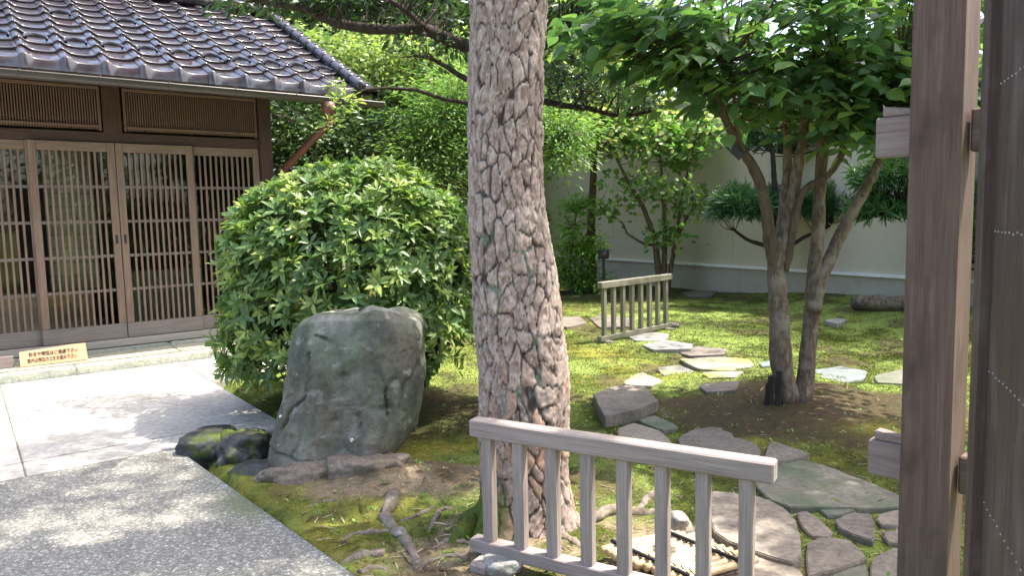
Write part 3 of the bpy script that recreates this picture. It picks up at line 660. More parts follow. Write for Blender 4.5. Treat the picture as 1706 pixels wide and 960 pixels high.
CR = [[(566, 585), (570, 630), (574, 665), (600, 697), (607, 728)], [(632, 620), (640, 645), (644, 690)], [(520, 590), (516, 640), (505, 668), (480, 690), (470, 716)], [(490, 560), (478, 600), (474, 650)], [(556, 690), (556, 712), (562, 724)], [(530, 560), (560, 575), (566, 590)], [(452, 745), (460, 755), (500, 768), (540, 772)]]
crk = np.zeros(len(Vr))
wob = 5*fbm(np.stack([px, py, px*0], 1)/14, 3, 5)
for pl in CR:
    for (x0, y0), (x1, y1) in zip(pl[:-1], pl[1:]):
        t_ = np.clip(((px-x0)*(x1-x0)+(py-y0)*(y1-y0))/((x1-x0)**2+(y1-y0)**2), 0, 1); dd_ = np.hypot(px-x0-t_*(x1-x0)+wob, py-y0-t_*(y1-y0)+wob*.5)
        crk = np.maximum(crk, np.exp(-(dd_/2.4)**2)*fr)
notch = np.exp(-(((px-588)/15)**2+((py-615)/16)**2)**2)*fr; bulge = np.exp(-(((px-595)/40)**2+((py-585)/25)**2))*fr
crk = crk*(.35+.65*sst(-.45, .2, fbm(Vr*7, 3, 87))); dsp = dsp-.026*crk-.03*notch+.03*bulge+fr*(.035*np.exp(-((px-625)/42)**2)+.022*np.exp(-((px-512)/38)**2)-.012*np.exp(-((px-560)/12)**2)*sst(600, 640, py))
Vr = Vr+Nr*dsp[:, None]
nrow = NZ+6; ii = np.arange(nrow-1)[:, None]*NT; jj = np.arange(NT)[None]; j2 = (jj+1) % NT
Fr = np.stack([ii+jj, ii+j2, ii+NT+j2, ii+NT+jj], -1).reshape(-1, 4)
c1, c2, c3 = np.array([.078, .082, .062]), np.array([.135, .138, .105]), np.array([.20, .20, .165])
n1 = fbm(Vr*np.array([6, 6, 2.2]), 5, 91); n2 = fbm(Vr*3, 3, 95)
rc = c1+(c2-c1)*sst(-.4, .15, n1)[:, None]; rc = rc+(c3-rc)*(sst(.1, .6, n1)*.7)[:, None]
rc = rc+(np.array([.10, .135, .085])-rc)*(sst(.0, .5, n2)*.5)[:, None]; rc = rc+(np.array([.155, .125, .10])-rc)*(sst(.15, .5, -n2)*.5)[:, None]
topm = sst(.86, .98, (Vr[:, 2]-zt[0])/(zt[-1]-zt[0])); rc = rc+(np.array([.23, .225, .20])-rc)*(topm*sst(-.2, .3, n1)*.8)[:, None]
stk = fbm(Vr*np.array([16, 16, 1.6]), 3, 99); rc = rc*(1+.28*stk)[:, None]; rc = rc*(1-.68*np.clip(crk, 0, 1))[:, None]; rc = rc+(np.array([.30, .30, .27])-rc)*(sst(.34, .5, fbm(Vr*20, 3, 203))*.55)[:, None]
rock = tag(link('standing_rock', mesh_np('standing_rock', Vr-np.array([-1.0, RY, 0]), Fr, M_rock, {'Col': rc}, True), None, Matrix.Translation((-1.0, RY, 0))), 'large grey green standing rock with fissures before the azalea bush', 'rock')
for (a, b, r) in ((586, 733, .016), (467, 693, .012)):
    c = D(a, b, RY-.12); bm = bmesh.new(); VV = []
    pts = [c+np.array([math.cos(t)*r*(1-.06*t), -.012, math.sin(t)*r*1.15*(1-.06*t)]) for t in np.linspace(0, 5.4, 16)]
    tag(tube('snail_shell', pts, list(np.linspace(.0045, .007, 16)), M_white, None, 7), 'tiny white curled shell stuck ' + ('low on front of standing rock' if a > 500 else 'on left edge of standing rock'), 'shell', 'shells on the rock')
    bm.free()
c = GT(372, 735); lump('low_stone', D(350, 742, 4.72)+[0, 0, -.03], (.17, .20, .15), M_boul, 'dark low stone with rounded top at corner of pavement', 'stone', 'dark stones', seed=3, flat=.2, amp=.5, sub=5)
lump('low_stone', D(412, 748, 4.62)+[0, 0, -.03], (.19, .22, .17), M_boul, 'dark mossy low stone against left foot of standing rock', 'stone', 'dark stones', seed=5, flat=.1, amp=.5, sub=5)
lump('low_stone', D(432, 790, 4.30)+[0, 0, -.02], (.17, .12, .10), M_boul, 'small dark mossy stone wedged in front of the low stones', 'stone', 'dark stones', seed=6)
lump('base_stone', D(500, 800, 4.16)+[0, 0, -.02], (.30, .16, .14), M_base, 'flat earth coloured base stone under standing rock', 'stone', None, seed=8, flat=.05, amp=.5, sub=5)
lump('base_stone', D(610, 778, 4.15)+[0, 0, -.05], (.24, .15, .12), M_base, 'earth covered stone beneath right side of standing rock', 'stone', None, seed=9, flat=.05, amp=.5, sub=5)

# ------------------------------------------------------------------ pine
PY = 3.42
PO = [(0, 784, 913), (60, 783, 908), (140, 781, 905), (220, 779, 899), (300, 781, 902), (380, 785, 912), (460, 790, 926), (560, 796, 939), (650, 799, 947), (740, 800, 947), (800, 800, 947), (850, 792, 951), (880, 778, 957), (905, 760, 968), (935, 735, 985)]
pz = np.array([D(860, a, PY)[2] for a, _, _ in PO])[::-1]; pl_ = np.array([D(b, a, PY)[0] for a, b, _ in PO])[::-1]; pr_ = np.array([D(c, a, PY)[0] for a, _, c in PO])[::-1]
pine = thing('pine_tree', (.03, PY, 0), 'tall pine with thick scaly plated trunk rising out of view', 'tree')
def pine_xr(z):
    l = np.interp(z, pz, pl_); r = np.interp(z, pz, pr_); up = np.maximum(0, z-pz[-1]); c = (l+r)/2-.03*up; rr = (r-l)/2*(1-.07*up)
    return c, np.maximum(rr, .03)
NT = 250; zt = np.concatenate([np.arange(-.12, 2.75, .0095), np.arange(2.8, 8.4, .14)]); NZ = len(zt)
c_, r_ = pine_xr(zt); 
for _ in range(12): r_[1:-1] = (r_[:-2]+2*r_[1:-1]+r_[2:])/4; c_[1:-1] = (c_[:-2]+2*c_[1:-1]+c_[2:])/4
th = np.linspace(0, 2*math.pi, NT, endpoint=False)
TH, ZT = np.meshgrid(th, zt); RR = np.repeat(r_[:, None], NT, 1)
flare = sst(.28, -.05, ZT); RR = RR*(1+flare*.12*np.cos(3*TH+.6)+.03*np.sin(2*TH+ZT*1.5))
WN = 22
thr = TH.ravel(); zr = ZT.ravel(); u = thr/(2*math.pi)*WN; v = zr/.115
wp = np.stack([np.cos(thr)*3, np.sin(thr)*3, zr*7], 1)
wu = .7*fbm(wp*.45, 2, 101)+.28*fbm(wp*1.5, 3, 103); wv = .7*fbm(wp*.45, 2, 111)+.26*fbm(wp*1.5, 3, 113)
F1, F2, cid = worley(np.stack([u+wu, v+wv], 1), 5, 1.0, WN)
cw = .14*sst(-.5, .5, fbm(wp*.8+5, 3, 131))+.03; crack = 1-sst(.35*cw, cw, F2-F1)
f1, f2, cid2 = worley(np.stack([u*1.7+2.0*wu+.25*fbm(wp*4, 2, 151), v*3.1+2.2*wv+.3*fbm(wp*4, 2, 153)], 1), 9, 1.0, None); fine = 1-sst(.0, .07, f2-f1)
f3, f4, cid3 = worley(np.stack([u*4.1+3*wu, v*7.0+3*wv], 1), 19, 1.0, None); fine3 = 1-sst(0, .10, f4-f3)
h = .010*(1-crack)+.005*(cid-.5)+.007*(cid2-.5)+.0045*(cid3-.5)+.0016*fbm(wp*5, 3, 7)+.012*fbm(wp*.6, 3, 17)
R_ = RR.ravel()+h-.008
V = np.stack([np.repeat(c_, NT)+R_*np.cos(TH.ravel()), PY+R_*np.sin(TH.ravel()), ZT.ravel()], 1)
pc1, pc2, pc3 = np.array([.235, .165, .14]), np.array([.36, .29, .25]), np.array([.47, .40, .355])
bc = pc1+(pc2-pc1)*sst(.0, .9, .25*cid+.75*cid2)[:, None]; bc = bc+(pc3-bc)*(sst(.55, .95, cid3)*.65)[:, None]; bc = bc*(1-.42*fine)[:, None]*(1-.22*fine3)[:, None]; bc = bc*(1+.22*fbm(wp*3, 3, 141))[:, None]
zf = ZT.ravel(); org = sst(.62, .7, _hash((cid*9999).astype(np.int64), (cid*77).astype(np.int64), (cid*0).astype(np.int64), 3))*sst(.95, .6, zf)*.45+0
bc = bc+(np.array([.44, .265, .17])-bc)*org[:, None]
bc = bc+(np.array([.045, .032, .028])-bc)*(crack*.96)[:, None]
lich = crack*sst(.05, .35, fbm(wp*2.2, 3, 55))*sst(2.2, 1.2, zf); bc = bc+(np.array([.20, .29, .22])-bc)*np.clip(lich*.6, 0, 1)[:, None]
mossm = sst(.30, .12, zf)*sst(.1, .6, -np.cos(TH.ravel()))*sst(-.5, .0, fbm(wp*2, 3, 66)+.2); bc = bc+(np.array([.085, .125, .02])-bc)*np.clip(mossm, 0, 1)[:, None]
ii = np.arange(NZ-1)[:, None]*NT; jj = np.arange(NT)[None]; j2 = (jj+1) % NT; Fp = np.stack([ii+jj, ii+j2, ii+NT+j2, ii+NT+jj], -1).reshape(-1, 4)
link('trunk', mesh_np('trunk', V, Fp, M_pinebark, {'Col': bc}, True), pine)
# a moss-covered foot on the left
def root(pxs, r0, r1, mat=B_root, lift=.3, parent=pine, seed=0, n=10):
    pts = []; lift = lift if lift > .4 else .05
    rr = np.linspace(r0, r1, len(pxs))
    for (a, b), r in zip(pxs, rr): q = GT(a, b); pts.append(q+np.array([0, 0, r*lift]))
    pts[-1] = pts[-1]-np.array([0, 0, r1*1.5]); pts[0] = pts[0]-np.array([0, 0, r0*.4])
    return tube('root', pts, rr, mat, parent, 12, .9, seed)
M_mossroot = k_bark('mossy_root_bark', (.05, .06, .015), (.085, .115, .022), (.13, .16, .035), 20)
root([(815, 850), (795, 875), (775, 893), (752, 905)], .085, .02, M_mossroot, .5, seed=1)
root([(655, 822), (646, 850), (642, 870), (660, 885), (678, 903), (690, 925), (703, 955)], .036, .022, seed=2)
root([(720, 845), (700, 858), (680, 866), (660, 872)], .012, .009, seed=3); root([(755, 850), (735, 848), (722, 870), (712, 890)], .015, .008, seed=4)
root([(650, 884), (620, 890), (590, 890), (560, 905)], .015, .010, seed=5); root([(640, 925), (615, 925), (590, 930), (565, 942)], .026, .016, seed=6)
root([(800, 905), (770, 905), (745, 900), (725, 915), (700, 918)], .014, .007, seed=7); root([(945, 880), (985, 868), (1020, 850), (1060, 858), (1100, 852), (1130, 865)], .04, .018, seed=8)
root([(1060, 858), (1080, 830), (1100, 815), (1112, 800)], .022, .010, seed=9); root([(930, 890), (960, 905), (985, 925)], .03, .012, seed=10); root([(560, 835), (530, 838), (500, 850)], .007, .004, seed=11)
root([(690, 950), (720, 935), (760, 925), (800, 935)], .012, .008, seed=12); root([(600, 955), (630, 945), (650, 955)], .02, .012, seed=13)

# ------------------------------------------------------------------ leaves
def tmpl(kind):
    if kind == 'ovate':
        V = [(0, 0, 0)]; T = []; st_ = [(.08, .17), (.25, .31), (.45, .35), (.65, .28), (.82, .15), (.93, .05)]
        for y_, w_ in st_: V += [(-w_, y_, .16*w_-.14*y_*y_), (0, y_+.02, -.14*y_*y_-.015), (w_, y_, .16*w_-.14*y_*y_)]
        V.append((0, 1.08, -.2)); T = [(0, 2, 1), (0, 3, 2)]
        for q_ in range(5):
            a_ = 1+3*q_; T += [(a_, a_+1, a_+4), (a_, a_+4, a_+3), (a_+1, a_+2, a_+5), (a_+1, a_+5, a_+4)]
        T += [(16, 17, 19), (17, 18, 19)]
    elif kind == 'lance':
        V = [(0, 0, 0), (-.16, .42, .05), (0, .42, 0), (.16, .42, .05), (-.13, .72, .02), (0, .72, -.03), (.13, .72, .02), (0, 1, -.10)]
        T = [(0, 2, 1), (0, 3, 2), (1, 2, 5), (1, 5, 4), (2, 3, 6), (2, 6, 5), (4, 5, 7), (5, 6, 7)]
    elif kind == 'round':
        V = [(0, 0, 0), (-.36, .25, .05), (.36, .25, .05), (-.42, .6, .05), (.42, .6, .05), (0, .5, 0), (0, 1, -.04)]
        T = [(0, 5, 1), (0, 2, 5), (1, 5, 3), (2, 4, 5), (3, 5, 6), (5, 4, 6)]
    elif kind == 'needle':
        V = [(-.03, 0, 0), (.03, 0, 0), (.045, .6, -.02), (-.045, .6, -.02), (0, 1, -.08)]; T = [(0, 1, 2), (0, 2, 3), (3, 2, 4)]
    else:
        V = [(0, 0, 0), (-.28, .5, .06), (.28, .5, .06), (0, 1, -.06)]; T = [(0, 2, 1), (1, 2, 3)]
    return np.array(V, float), np.array(T)
def norm(a): return a/(np.linalg.norm(a, axis=1)[:, None]+1e-9)
def leaf_frames(d, up):
    y = norm(d); x = norm(np.cross(y, up)); z = np.cross(x, y); return x, y, z
def leaves(kind, pos, d, up, size, var):
    tv, tt_ = tmpl(kind); x, y, z = leaf_frames(d, up); s = size[:, None, None]
    V = pos[:, None]+s*(tv[None, :, 0:1]*x[:, None]+tv[None, :, 1:2]*y[:, None]+tv[None, :, 2:3]*z[:, None])
    T = (tt_[None]+(np.arange(len(pos))*len(tv))[:, None, None]).reshape(-1, 3)
    return V.reshape(-1, 3), T, np.repeat(var, len(tv))
def foliage(parent, name, kind, pos, d, up, size, var, mat, singles=0, sname='leaf', thin=None):
    """the leaves that show largest become single objects, the others one mesh"""
    if thin is not None:
        ok_ = open_to_sun(pos, thin); pos, d, up, size, var = pos[ok_], d[ok_], up[ok_], size[ok_], var[ok_]
    keep = np.zeros(len(pos), bool)
    if singles:
        a, b, z = proj(pos); vis = (a > 0) & (a < 1706) & (b > 0) & (b < 960) & (z > .3)
        sc = np.where(vis, size/np.maximum(z, .3), 0)*RNG.uniform(.8, 1.2, len(pos)); idx = np.argsort(-sc)[:singles]; keep[idx] = True
        tv, tt_ = tmpl(kind); vm = []
        for q in range(6): vm.append(mesh_np(sname, tv, tt_, mat, {'var': np.full(len(tv), (q+.5)/6)}, True))
        x, y, zc = leaf_frames(d[idx], up[idx])
        for k, i in enumerate(idx):
            s = size[i]; link(sname, vm[int(min(5, max(0, var[i]*6)))], parent, frame(x[k]*s, y[k]*s, zc[k]*s, pos[i]))
    r = ~keep; V, T, A_ = leaves(kind, pos[r], d[r], up[r], size[r], var[r])
    return link(name, mesh_np(name, V, T, mat, {'var': A_}, True), parent, None, 'stuff')
def rnd_dir(n): return norm(RNG.normal(size=(n, 3)))
def clumps(cen, rad, nc, per, spread, size, up_bias=.7, droop=-.25, shell=.55, lat=None, vr=(.1, .9)):
    """leaf clumps through an ellipsoid's volume, denser to its skin"""
    d = rnd_dir(nc); rr = RNG.uniform(shell**3, 1, nc)**(1/3); cc = np.array(cen)+d*rr[:, None]*np.array(rad)*(1+.16*RNG.normal(size=(nc, 1)))
    spread = np.asarray(spread)*RNG.uniform(.6, 1.5, (nc, 1, 1)); off = RNG.normal(size=(nc, per, 3))*spread*np.array([1, 1, .55]); pos = (cc[:, None]+off).reshape(-1, 3); n = len(pos)
    out = norm(off.reshape(-1, 3))+.5*np.repeat(d, per, 0)+.7*rnd_dir(n); out[:, 2] = out[:, 2]*.5+droop
    up = rnd_dir(n)*(1-up_bias)+np.array([0, 0, up_bias]); cv = RNG.uniform(*vr, nc); var = np.clip(np.repeat(cv, per)+RNG.normal(0, .14, n), 0, 1)
    return dict(pos=pos, d=out, up=up, size=size*RNG.uniform(.65, 1.25, n), var=var, cc=cc)
def cat(L): return {k: np.concatenate([a[k] for a in L]) for k in L[0]}
def twigs(parent, cc, limbs, r, mat, prob=1.0):
    P = np.vstack(limbs); parts = []
    for c in cc:
        if RNG.random() > prob: continue
        dist = np.linalg.norm(P-c, axis=1)+.6*np.maximum(0, P[:, 2]-c[2]); q = P[np.argmin(dist)]
        if np.linalg.norm(q-c) < .03: continue
        mid = (q+c)/2+RNG.normal(0, .05, 3)*np.linalg.norm(q-c)+np.array([0, 0, -.04]); parts.append(tube_arrays([q, mid, c], [r, r*.7, r*.35], 4, cap=False))
    if parts:
        V, T = join(parts); link('twig', mesh_np('twig', V, T, mat, smooth=True), parent, None, 'stuff')
def densify(pts, k=12):
    pts = np.asarray(pts, float); t = np.linspace(0, len(pts)-1, k*(len(pts)-1)+1); return np.stack([np.interp(t, np.arange(len(pts)), pts[:, i]) for i in range(3)], 1)

# pine crown: above the picture, throws the dappled shade on the walk
pl, pcs = [], []
for k in range(15):
    z = 4.6+.28*k; az = k*2.4+.4; L = 2.9-.11*k
    if math.cos(az) > .2: L *= .75
    c, r = pine_xr(np.array([z])); a = np.array([c[0], PY, z]); b = a+np.array([math.cos(az)*L, math.sin(az)*L*.95, .25*L]); mid = (a+b)/2+np.array([0, 0, .15])
    tube('limb', [a, mid, b], [.07-.003*k, .045, .012], B_brown, pine, 8, .3, k); pl.append(densify([a, mid, b]))
    nc = 46; t = RNG.uniform(.22, 1.05, nc); ctr = a+(b-a)*t[:, None]+RNG.normal(0, 1, (nc, 3))*np.array([.42, .42, .16]); pcs.append(ctr)
gs = RNG.uniform(-3.6, .2, 2600); gn = RNG.uniform(3.25, 7.2, 2600); gpt = P0g[None]+gs[:, None]*FE+gn[:, None]*FN; hh_ = RNG.uniform(4.9, 8.2, (2600, 1)); cand = gpt+SUN[None]*(hh_/SUN[2])
gpt2 = np.stack([RNG.uniform(-1.7, .1, 500), RNG.uniform(3.0, 5.2, 500), np.zeros(500)], 1); cand = np.vstack([cand, gpt2+SUN[None]*(RNG.uniform(4.9, 7.5, (500, 1))/SUN[2])])
cand = cand[(np.hypot(cand[:, 0]-.0, cand[:, 1]-PY) < 3.9)]; cand = cand[fbm(cand*.9, 3, 301) > -.12]; pcs.append(cand)
pcs = np.vstack(pcs)
def open_to_sun(pts, targets):
    ok = np.ones(len(pts), bool)
    for (T_, r) in targets:
        v = pts-T_; al = v @ SUN; d = np.linalg.norm(v-al[:, None]*SUN, axis=1); ok &= ~((d < r) & (al > 0))
    return ok
LIT = [(G(200, 655), .62), (G(60, 640), .6), (G(330, 625), .5), (G(20, 690), .25), (G(90, 700), .16), (G(160, 700), .14), (G(270, 690), .2), (G(400, 640), .3), (G(30, 880), .13), (G(160, 890), .12), (G(290, 868), .16), (G(330, 840), .08), (G(110, 930), .15), (G(220, 935), .08), (G(430, 885), .06), (G(570, 870), .13), (G(680, 800), .10), (G(620, 840), .08), (D(560, 300, 5.7), .55), (D(700, 340, 5.6), .4), (D(450, 380, 5.6), .45), (D(640, 280, 5.9), .4), (D(620, 400, 5.2), .45), (D(500, 480, 5.1), .4), (D(720, 460, 5.3), .4), (D(560, 340, 5.3), .5), (G(800, 950), .12), (G(1000, 920), .22), (G(1100, 930), .3), (G(1230, 900), .3), (G(1350, 930), .15), (D(1100, 760, 2.7), .2), (D(500, 545, 4.4), .08), (D(640, 150, 11), .5)]
pcs = pcs[open_to_sun(pcs, LIT)]
nn = 34; pos = np.repeat(pcs, nn, 0); d = norm(rnd_dir(len(pos))+np.array([0, 0, .35])); foliage(pine, 'crown', 'needle', pos+d*.02, d, rnd_dir(len(pos)), RNG.uniform(.10, .17, len(pos))*1.0, RNG.uniform(0, 1, len(pos)), L_pine)
twigs(pine, pcs, pl, .008, B_brown, .6)

# ------------------------------------------------------------------ azalea dome
ac = np.array([-1.25, 5.78, 0]); az_ = thing('azalea_bush', (ac[0], ac[1], 0), 'big clipped azalea bush with whorled bright green leaves behind rock', 'bush')
nW = 2900; d = rnd_dir(nW*2); d = d[(d[:, 2] > -.62)][:nW]
lowcut = np.where(d[:, 0] > .1, -.30, -.75); d = d[(d[:, 2] > lowcut) | (RNG.random(len(d)) < .25)]; nW = len(d)
rad = np.array([.96, .88, .96]); shape = 1+.08*fbm(d*2.2, 3, 5)+.06*fbm(d*6, 2, 6)
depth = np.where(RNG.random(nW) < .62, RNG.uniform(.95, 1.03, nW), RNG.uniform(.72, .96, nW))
cpos = ac+np.array([0, 0, .93])+np.sign(d)*np.abs(d)**.86*rad*(shape*depth)[:, None]
cpos[:, 0] -= .12*sst(.9, .3, cpos[:, 2])*(d[:, 0] < 0)
axis_ = norm(d*.9+np.array([0, 0, .55])+.35*RNG.normal(size=(nW, 3)))
okk = cpos[:, 2] > .16; cpos, axis_, depth = cpos[okk], axis_[okk], depth[okk]; nW = len(cpos)
per = 7; ph = (np.arange(per)*2.399)[None]+RNG.uniform(0, 6.3, nW)[:, None]
tx = norm(np.cross(axis_, rnd_dir(nW))); ty = np.cross(axis_, tx)
opn = RNG.uniform(.15, .75, (nW, per)); side = tx[:, None]*np.cos(ph)[..., None]+ty[:, None]*np.sin(ph)[..., None]
ld = side+axis_[:, None]*opn[..., None]; pos = np.repeat(cpos, per, 0)+RNG.normal(0, .006, (nW*per, 3)); ld = norm(ld.reshape(-1, 3)+.15*RNG.normal(size=(nW*per, 3)))
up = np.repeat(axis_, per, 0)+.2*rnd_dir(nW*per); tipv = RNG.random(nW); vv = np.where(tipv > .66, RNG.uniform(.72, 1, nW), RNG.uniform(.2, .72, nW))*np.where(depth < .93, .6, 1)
siz = RNG.uniform(.070, .112, nW*per)*np.repeat(np.where(tipv > .80, .8, 1.05), per)
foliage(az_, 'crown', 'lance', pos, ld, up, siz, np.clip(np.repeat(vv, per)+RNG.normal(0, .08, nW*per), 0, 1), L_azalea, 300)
stems = []
for k in range(16):
    a = k*.93; b0 = ac+np.array([math.cos(a)*.14+.25, math.sin(a)*.1-.1, 0]); b0[2] = float(gz(b0[0], b0[1])[0])-.03; t1 = ac+np.array([math.cos(a)*.55+.12, math.sin(a)*.5, .55]); t2 = ac+np.array([math.cos(a)*.82, math.sin(a)*.7, 1.05+.3*math.sin(k*1.7)])
    tube('stem', [b0, (b0+t1)/2+[.03, .02, -.05], t1, t2], [.032, .026, .018, .008], B_dark, az_, 7, .4, k); stems.append(densify([b0, t1, t2]))
twigs(az_, cpos[RNG.choice(nW, 800)], stems, .005, B_dark)

# ------------------------------------------------------------------ generic limbs from picture paths
def limb(parent, path, Yd, r0, r1, mat, name='limb', n=10, wob=.35, seed=0):
    k = len(path); Ys = np.linspace(Yd[0], Yd[1], k) if hasattr(Yd, '__len__') else [Yd]*k
    pts = [D(a, b, yy) for (a, b), yy in zip(path, Ys)]; tube(name, pts, np.linspace(r0, r1, k), mat, parent, n, wob, seed); return densify(pts, 8)
# ------------------------------------------------------------------ broad-leaved tree on the mound
tb = GT(1325, 668); TY = tb[1]
tA = thing('broadleaf_tree', tb, 'multi-stemmed broadleaf tree with large leaves on brown soil mound', 'tree')
lb = []
def zb(p): return p
lb.append(limb(tA, [(1315, 676), (1308, 640), (1300, 590), (1298, 530), (1294, 470), (1291, 430), (1293, 395)], TY, .086, .052, B_grey, 'trunk', 14, .25, 1))
lb.append(limb(tA, [(1338, 674), (1343, 630), (1346, 580), (1353, 530), (1356, 470), (1362, 390), (1366, 320), (1371, 240), (1376, 160), (1384, 60), (1390, -60)], (TY, TY+.2), .066, .030, B_grey, 'trunk', 14, .25, 2))
lb.append(limb(tA, [(1290, 445), (1283, 400), (1276, 340), (1262, 290), (1238, 252), (1216, 215), (1195, 165), (1160, 118), (1120, 80), (1080, 55)], (TY, TY-.6), .046, .014, B_brown, seed=3))
lb.append(limb(tA, [(1296, 445), (1303, 380), (1309, 320), (1313, 250), (1310, 185), (1280, 140), (1240, 85), (1205, 45), (1180, 0)], (TY, TY+.3), .044, .016, B_grey, seed=4))
lb.append(limb(tA, [(1300, 440), (1316, 360), (1325, 300), (1338, 230), (1346, 170), (1358, 90), (1365, 0)], (TY, TY-.2), .046, .02, B_grey, seed=5))
lb.append(limb(tA, [(1306, 450), (1316, 415), (1326, 350), (1338, 315), (1382, 292), (1402, 258), (1418, 222), (1448, 198), (1470, 150), (1500, 100)], (TY, TY-.4), .032, .012, B_brown, seed=6))
lb.append(limb(tA, [(1354, 520), (1366, 470), (1384, 425), (1410, 372), (1438, 322), (1466, 268), (1500, 195), (1530, 120)], (TY, TY+.3), .052, .028, B_grey, seed=7))
lb.append(limb(tA, [(1405, 255), (1395, 210), (1385, 160), (1400, 90)], (TY-.2, TY-.3), .018, .008, B_brown, seed=8))
lb.append(limb(tA, [(1240, 255), (1225, 205), (1222, 150), (1215, 100)], (TY-.3, TY-.5), .015, .006, B_brown, seed=9))
tag(beam('name_tag', D(1213, 240, TY-.35), D(1236, 262, TY-.35), .012, .055, M_black, None), 'small black tag fixed on slanting tree branch', 'tag')
spr = []
for (a, b, yy, rx, ry, rz, nc) in ((1255, 40, TY-.2, .85, .8, .42, 105), (1410, 60, TY-.1, .62, .75, .50, 105), (1110, 65, TY-.5, .42, .45, .20, 62), (1320, -70, TY-.2, 1.05, .9, .28, 36), (1335, 125, TY-.1, .70, .65, .26, 66), (1440, 185, TY-.3, .34, .4, .2, 36), (1270, 140, TY-.4, .42, .35, .18, 34), (1300, 185, TY+.2, .28, .4, .16, 22), (1390, 195, TY-.4, .22, .3, .16, 18), (1475, 170, TY-.5, .2, .3, .25, 24), (1050, 40, TY-.4, .35, .4, .18, 30), (1475, 130, TY, .35, .6, .45, 70), (1180, 105, TY-.3, .34, .4, .16, 30), (1560, 30, TY+.2, .5, .7, .6, 80)):
    d = rnd_dir(nc); cc = D(a, b, yy)+d*(RNG.uniform(.1, 1, (nc, 1))**.45)*np.array([rx, ry, rz]); spr.append(cc)
spr = np.vstack(spr); nS = len(spr); per = 7
saz = norm(np.stack([spr[:, 0]-tb[0], (spr[:, 1]-TY), np.zeros(nS)], 1)+.7*rnd_dir(nS)*np.array([1, 1, 0])); saz[:, 2] = RNG.normal(-.12, .22, nS); saz = norm(saz)
t = np.linspace(-.12, .34, per)[None]*RNG.uniform(.7, 1.15, (nS, 1)); pos = spr[:, None]+saz[:, None]*t[..., None]-np.array([0, 0, 1.])*(t**2*.5)[..., None]
sd = np.cross(saz, np.array([0, 0, 1.])); alt = np.where(np.arange(per) % 2 == 0, 1, -1)[None, :, None]; ld = norm((sd[:, None]*alt*RNG.uniform(.6, 1.1, (nS, per, 1))+saz[:, None]*.75+np.array([0, 0, -.28])).reshape(-1, 3)+.22*RNG.normal(size=(nS*per, 3)))
pos = pos.reshape(-1, 3); up = norm(np.array([0, 0, 1.])+.33*RNG.normal(size=(nS*per, 3))); vv = np.clip(np.repeat(RNG.uniform(.15, .85, nS), per)+.25*sst(2.3, 3.1, np.repeat(spr[:, 0], per))+RNG.normal(0, .13, nS*per), 0, 1)
foliage(tA, 'crown', 'ovate', pos, ld, up, RNG.uniform(.075, .145, nS*per), vv, L_big, 300)
twigs(tA, spr, lb, .007, B_brown)
for k, (a, b) in enumerate(((1288, 640), (1300, 640), (1281, 650))):
    q = GT(a-4, 674); beam('stake', q-[0, 0, .08], q+np.array([.008*k, .0, (.215, .255, .16)[k]]), .042, .034, M_char, None, up=(.3, .9, 0), bev=.006)
    tag(bpy.data.objects[[o.name for o in COL.objects if o.name.startswith('stake')][-1]], ('charred stake of middle height at foot of broadleaf tree', 'tallest charred stake, close against trunk of broadleaf tree', 'shortest charred stake at foot of broadleaf tree')[k], 'stake', 'charred stakes by the tree')

# ------------------------------------------------------------------ round-leaved shrub tree by the wall
sb = GT(1105, 492); SY = sb[1]
tS = thing('round_leaf_tree', sb, 'slender tree with round leaves and pinkish young tips before wall', 'tree'); ls = []
for k, (pth, r0) in enumerate((([(1098, 497), (1097, 450), (1090, 395), (1072, 345), (1050, 310), (1030, 270), (1010, 230)], .07), ([(1106, 497), (1106, 450), (1108, 390), (1105, 330), (1100, 260), (1090, 170)], .06), ([(1112, 497), (1117, 450), (1128, 390), (1135, 330), (1150, 270), (1165, 200)], .045), ([(1094, 410), (1070, 405), (1045, 390), (1038, 372), (1015, 355), (1000, 345)], .025), ([(1120, 420), (1140, 370), (1160, 340), (1185, 320)], .025))):
    ls.append(limb(tS, pth, (SY, SY-.3), r0, .012, B_brown, 'stem', 8, .3, k))
L = []
for (a, b, yy, rx, ry, rz, nc) in ((1090, 225, SY, .95, .8, .52, 130), (1010, 205, SY-.2, .55, .5, .52, 70), (1150, 240, SY-.1, .6, .6, .5, 60), (1060, 310, SY-.2, .45, .5, .3, 26), (1135, 325, SY-.2, .4, .5, .3, 24), (1040, 150, SY, .7, .6, .6, 110), (1110, 385, SY-.2, .22, .3, .22, 16), (1020, 350, SY-.1, .2, .2, .12, 10)):
    L.append(clumps(D(a, b, yy), (rx, ry, rz), nc, 9, .13, .105, .25, -.25, .35, vr=(.2, .78)))
L.append(clumps(D(985, 205, SY-.3), (.5, .4, .55), 70, 9, .13, .105, .25, .15, .35, vr=(.7, 1)))
c = cat(L); hi = sst(2.6, 3.6, c['pos'][:, 2]); c['var'] = np.clip(c['var']+.38*hi*(RNG.random(len(hi)) < .55), 0, 1)
foliage(tS, 'crown', 'round', c['pos'], c['d'], c['up'], c['size'], c['var'], L_smoke, 300); twigs(tS, c['cc'], ls, .008, B_brown, .7)

